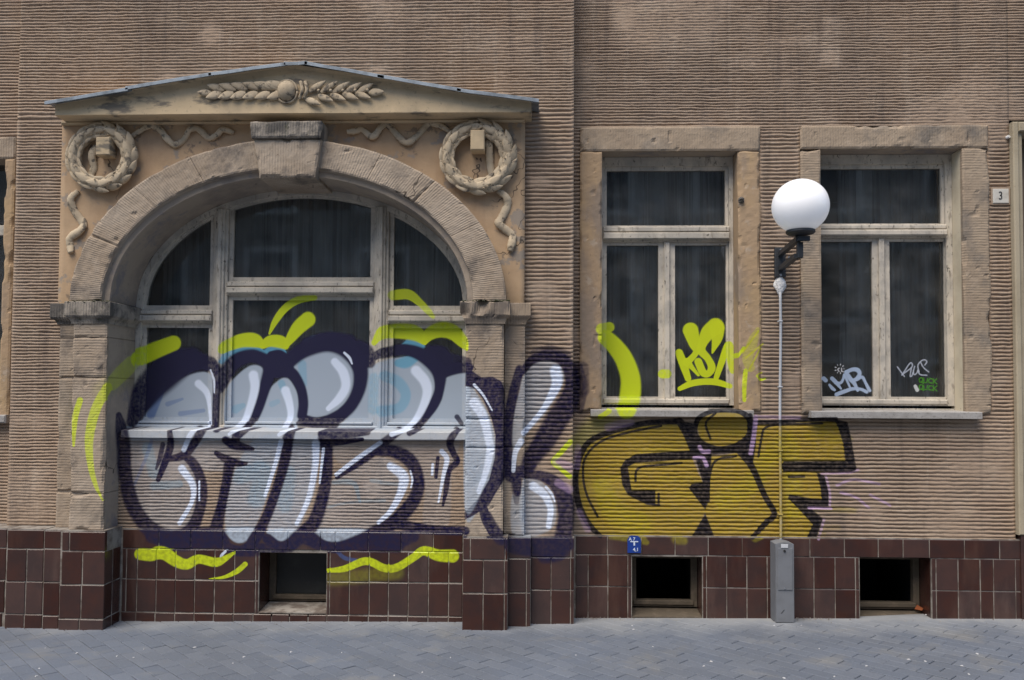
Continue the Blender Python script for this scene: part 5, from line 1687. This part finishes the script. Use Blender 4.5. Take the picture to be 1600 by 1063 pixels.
lp(bar((xb0, -.03, zarm1), (cxg - .02, gy - .02, zarm1), .036, .034), 'arm', M['black_metal'])
lp(bar((xb0, -.03, zarm2), (cxg - .02, gy + .02, zarm2), .036, .034), 'arm', M['black_metal'])
lp(MB().box(cxg - .020, cxg + .020, gy + .0, gy + .036, zarm2 - .017, zarm1 - .018, .004), 'upright', M['black_metal'])
lp(bar((cxg - .03, gy - .018, zarm1 + .0005), (cxg + .055, gy - .018, zarm1 + .0005), .036, .033), 'end_bar', M['black_metal'])
(xp0, zp0), (xp1, zp1) = P(1211, 433, -.03), P(1227.5, 387, -.03)
lp(MB().box(xp0, xp1, -.035, -.005, zp0, zp1, .004), 'wall_plate', M['black_metal'])
for px, py in ((1219.5, 391), (1219.5, 430), (1232.5, 403)):
    x, z = P(px, py, -.035)
    lp(MB().tube([(x, -.03, z), (x, -.046, z)], .010, 6), 'bolt', M['bolt'])
# blob of sealing foam where the cable enters
xf, zf = P(1219.5, 447, -.03)
vv = []; f = []
ns_, nr_ = 18, 12
for i in range(nr_ + 1):
    th = math.pi * i / nr_
    for s in range(ns_):
        ph = 2 * math.pi * s / ns_
        k_ = .75 + .5 * float(vnoise(np.array([i * .9 + 3]), np.array([s * .9]), 21)[0])
        zz = math.cos(th); wdt = .042 * (1.0 if zz > -.1 else max(.3, 1 + (zz + .1) * .75))
        vv.append((xf + wdt * k_ * math.sin(th) * math.cos(ph), -.012 + .030 * k_ * math.sin(th) * math.sin(ph), zf + .072 * zz * (.9 + .2 * k_)))
for i in range(nr_):
    for s in range(ns_):
        f.append((i * ns_ + s, i * ns_ + (s + 1) % ns_, (i + 1) * ns_ + (s + 1) % ns_, (i + 1) * ns_ + s))
lp(MB().add(vv, f), 'foam_seal', M['foam'])
xt, zt_ = P(1219, 455, -.03); xbm, zbm = P(1219.5, 852, -.03)
pipe_pts = [(xt + (xbm - xt) * t + .003 * math.sin(t * 9), -.03 - .003 * math.sin(t * 14), zt_ + (zbm - zt_) * t) for t in [k / 24 for k in range(25)]]
lp(MB().tube(pipe_pts, .0105, 10), 'conduit', M['pipe'], True, paint=-.03)
for t in (.12, .38, .63, .88):
    z = zt_ + (zbm - zt_) * t; x = xt + (xbm - xt) * t
    lp(MB().box(x - .016, x + .016, -.046, -.005, z - .005, z + .005, .003), 'clip', M['pipe'], paint=-.03)

# grey supply cabinet under it
yc0 = -.17
xc0, xc1 = PX(1212, 900, yc0), PX(1241, 900, yc0)
zc1 = PZ(1226, 849, yc0); zc0 = GZ(2.2) - .004
CB = empty('supply_cabinet', ((xc0 + xc1) / 2, yc0 + .08, zc0), label='slim grey cable cabinet standing against the tiles below the globe lamp', category='cabinet')


def cp(mb, name, mt, **k):
    o = mb.build(name, mt, CB, **k); o.matrix_parent_inverse = Matrix.Translation(CB.location).inverted(); return o


nT = 10
ol = [(xc0, zc0), (xc1, zc0)] + [(xc1 - (xc1 - xc0) * k / nT, zc1 - .008 + .014 * math.sin(math.pi * k / nT)) for k in range(nT + 1)]
cp(MB().prism(ol, yc0 + .004, -.025), 'body', M['cab'])
cp(MB().prism([(xc0 + .004, zc0 + .003), (xc1 - .004, zc0 + .003)] + [(x + (.004 if x < (xc0 + xc1) / 2 else -.004), z - .004) for x, z in ol[2:]], yc0, yc0 + .003), 'front_panel', M['cab'])
zdl = zc0 + (zc1 - zc0) * .41
cp(MB().box(xc0 + .016, xc1 - .014, yc0 - .006, yc0 - .001, zdl, zc1 - .035, .002), 'door', M['cab'])
xl_, zl_ = PX(1225.5, 860, yc0), PZ(1225, 861, yc0)
cp(MB().tube([(xl_, yc0 - .001, zl_), (xl_, yc0 - .011, zl_)], .009, 12), 'lock', M['cab_dk'])
cp(MB().box(xl_ - .026, xl_ + .026, yc0 - .0095, yc0 - .0062, zc1 - .034, zc1 - .006, .001), 'label_plate', M['cab_lt'])
cp(MB().tube([(xl_, yc0 - .001, zdl + .012), (xl_, yc0 - .010, zdl + .012)], .006, 8), 'screw', M['bolt'])
xq, zq = P(1223, 956, yc0)
cp(bar((xq - .012, yc0 - .001, zq - .014), (xq + .012, yc0 - .001, zq + .014), .001, .004), 'scratch', M['cab_dk'])


# lettering
def text(body, size, x, y, z, mt, name, parent, align='CENTER', ext=.0012, bold=0.0, sx=1.0):
    c = bpy.data.curves.new(name, 'FONT'); c.body = body; c.size = size; c.align_x = align; c.align_y = 'CENTER'; c.extrude = ext; c.offset = bold
    o = bpy.data.objects.new(name, c); COL.objects.link(o)
    dg = bpy.context.evaluated_depsgraph_get()
    me = bpy.data.meshes.new_from_object(o.evaluated_get(dg))
    bpy.data.objects.remove(o)
    me.transform(Matrix.Translation((x, y, z)) @ Matrix.Rotation(math.pi / 2, 4, 'X') @ Matrix.Diagonal((sx, 1, 1, 1)))
    me.materials.clear()
    return link(name, me, parent, mt)


# house number
(xn0, zn0), (xn1, zn1) = P(1551, 318, -.004), P(1575.5, 295.5, -.004)
HN = MB().box(xn0, xn1, -.012, .02, zn0, zn1, .003).build('house_number_plate', M['enamel'], None, label='small white enamel plate with the number 3 set into the plaster', category='house number')
text('3', .088, (xn0 + xn1) / 2 - .004, -.0135, (zn0 + zn1) / 2, M['ink'], 'numeral', HN, sx=.8)
# recessed frame of smooth plaster round the plate
MB().ring(rect(xn0 - .012, xn1 + .012, zn0 - .010, zn1 + .016), rect(xn0 - .001, xn1 + .001, zn0 - .001, zn1 + .001), -.006, .03).build('plate_bed', M['plaster'], B, paint=3)
# a stray white fixing above it
x, z = P(1576, 215, -.01)
MB().tube([(x - .01, 0, z), (x, -.02, z + .006)], .013, 8).build('wall_plug', M['foam'], B)

# blue utility sign
yb_s = -.034
(xs0, zs0_), (xs1, zs1_) = P(980.5, 864, yb_s), P(1001.5, 837.5, yb_s)
ww = xs1 - xs0
ol = [(xs0, zs0_), (xs1, zs0_), (xs1, zs1_ - .03), (xs1 - .012, zs1_ - .008), (xs1 - .03, zs1_), (xs0 + .03, zs1_), (xs0 + .012, zs1_ - .008), (xs0, zs1_ - .03)]
SG = MB().prism(ol, yb_s, yb_s + .006).build('utility_sign', M['blue'], None, label='small blue utility marker plate with a white T on the tiles beside a cellar window', category='sign')
ys_ = yb_s - .0015
hh_ = zs1_ - zs0_
mid = (xs0 + xs1) / 2
mb = MB().box(mid - .030, mid + .030, ys_ - .001, ys_ + .001, zs0_ + hh_ * .63, zs0_ + hh_ * .69).box(mid - .006, mid + .006, ys_ - .0008, ys_ + .0012, zs0_ + hh_ * .43, zs0_ + hh_ * .629)
mb.build('tee_mark', M['white'], SG)
text('A 7', .034, xs0 + .034, ys_, zs0_ + hh_ * .80, M['white'], 'lettering', SG, bold=.0006)
text('4,1', .036, mid + .012, ys_, zs0_ + hh_ * .19, M['white'], 'lettering', SG, bold=.0006)

# scraps of paper and gum on the pavement
def scrap_mesh(seed):
    r = random.Random(seed)
    n_ = 8
    ring = [(math.cos(2 * math.pi * k / n_) * r.uniform(.6, 1.15), math.sin(2 * math.pi * k / n_) * r.uniform(.5, 1.0)) for k in range(n_)]
    v = [(x * .016, y * .013, .0) for x, y in ring] + [(x * .011, y * .009, .005 + r.uniform(0, .004)) for x, y in ring]
    f = [tuple(range(n_, 2 * n_))] + [(k, (k + 1) % n_, n_ + (k + 1) % n_, n_ + k) for k in range(n_)]
    me = pymesh('paper_scrap', v, f); me.materials.append(M['paper']); return me


SM = [scrap_mesh(k) for k in range(4)]
SCR = {}
scraps = [(183, 1026), (71, 1013), (61, 1045), (57, 1057), (225, 1015), (209, 1028), (304, 1012), (364, 1037), (381, 1027), (455, 1019), (534, 1020), (660, 1051), (616, 1056), (704, 1028), (900, 1024), (1020, 1011), (988, 978), (990, 984), (1100, 1041), (1111, 1034), (1210, 978), (1252, 978), (1280, 1014), (1354, 1041), (1420, 1031), (1503, 1041), (1514, 1054), (1527, 1022), (1304, 1058), (1225, 1060), (1446, 1034), (120, 1021), (886, 973), (1447, 961)]
for k, (px, py) in enumerate(scraps):
    d = MR @ Vector(((px - 800) / F, (531.5 + SHIFT * 1600 - py) / F, -1))
    # meet the sloping pavement
    t = (GZ(0) - H) / (d.z - .0125 * d.x)
    x, y = d.x * t, -D + d.y * t
    o = bpy.data.objects.new('paper_scrap', SM[k % 4])
    o.location = (x, y, GZ(x)); o.rotation_euler = (0, 0, random.uniform(0, 6.28))
    sc = random.uniform(.35, .75); o.scale = (sc * 1.2, sc, .6)
    COL.objects.link(o)
    o['category'] = 'litter'; o['group'] = 'white scraps littering the pavement'
    LM = [(110, 'in front of the left column'), (200, 'just right of the left column'), (395, 'below the left yellow wave'), (515, 'below the left cellar opening'), (715, 'below the right yellow wave'), (800, 'in front of the right column'), (905, 'before the narrow plaster strip'), (980, 'left of the middle cellar opening'), (1100, 'below the middle cellar opening'), (1200, 'left of the grey cabinet'), (1260, 'in front of the grey cabinet'), (1340, 'right of the grey cabinet'), (1460, 'below the right cellar opening'), (1700, 'at the far right')]
    place = next(t for lim, t in LM if px < lim)
    band = 'close to the wall' if py < 1000 else ('half way out' if py < 1034 else 'near the front edge')
    SCR.setdefault((place, band), []).append((px, o))
for (place, band), lst in SCR.items():
    lst.sort(key=lambda q: q[0])
    for k, (_, o) in enumerate(lst):
        which = '' if len(lst) == 1 else (', the left one' if k == 0 else (', the right one' if k == len(lst) - 1 else (', second from the left' if k == 1 else ', third from the left')))
        o['label'] = 'tiny white scrap ' + band + ', ' + place + which
# rubble and dust along the foot of the wall
mb = MB()
for k in range(260):
    px = random.choice((random.uniform(195, 720), random.uniform(900, 1600), random.uniform(900, 1000), random.uniform(1240, 1300)))
    yy = (yTC if px < 720 else yTR) - abs(random.gauss(0, .05)) - .006
    x = PX(px, 960, yy); s = abs(random.gauss(0, .0025)) + .0015; z = GZ(x)
    a = random.uniform(0, 6.28)
    v = [(x + s * math.cos(a + q * 2.1) * random.uniform(.7, 1.3), yy + s * math.sin(a + q * 2.1), z - .001) for q in range(3)] + [(x, yy, z + s * random.uniform(.6, 1.4))]
    mb.add(v, [(0, 1, 3), (1, 2, 3), (2, 0, 3)])
mb.build('wall_foot_grit', M['grout'], None, kind='stuff', label='fine pale grit along the foot of the tiled plinth')
x = PX(1434, 955, .15)
MB().add([(x - .03, .14, cel[2][2] + .03), (x + .01, .10, cel[2][2] + .03), (x + .035, .13, cel[2][2] + .04), (x + .0, .16, cel[2][2] + .06)], [(0, 1, 3), (1, 2, 3), (0, 3, 2), (0, 2, 1)]).build('dead_leaf', M['leafd'], None, label='brown dead leaf lying in the right cellar opening', category='leaf')

# ------------------------------------------------------------------ the house across the street, seen in the panes
OB = empty('building', (0, -19, 0), label='plain house across the street, seen only as a reflection in the panes', category='building')


def op(mb, name, mt, par=None):
    o = mb.build(name, mt, par or OB)
    if par is None: o.matrix_parent_inverse = Matrix.Translation((0, -19, 0)).inverted()
    return o


yo = -16.0
ow = op(MB().box(-22, 22, yo - 6, yo, -.34, 9.5), 'wall', M['opp'])
op(MB().prism([(-22.4, 9.502), (22.4, 9.502), (22.4, 9.8), (-22.4, 9.8)], yo - 6.3, yo + .3), 'cornice', M['opp_lt'])
op(MB().add([(-22.4, yo + .3, 9.802), (22.4, yo + .3, 9.802), (22.4, yo - 3, 12), (-22.4, yo - 3, 12), (-22.4, yo - 6.3, 9.802), (22.4, yo - 6.3, 9.802)], [(0, 1, 2, 3), (3, 2, 5, 4), (0, 3, 4), (1, 5, 2)]), 'roof', M['roof'])
for fl in range(3):
    for k in range(14):
        x = -20.5 + k * 3.1
        z0 = .9 + fl * 3.0
        fo = op(MB().ring(rect(x - .15, x + 1.35, z0 - .15, z0 + 1.95), rect(x, x + 1.2, z0, z0 + 1.8), yo + .06, yo + .004), 'window', M['opp_lt'])
        MB().box(x, x + 1.2, yo + .005, yo + .02, z0, z0 + 1.8).build('pane', M['opp_win'], fo).matrix_parent_inverse = Matrix.Identity(4)
bpy.context.view_layer.update()
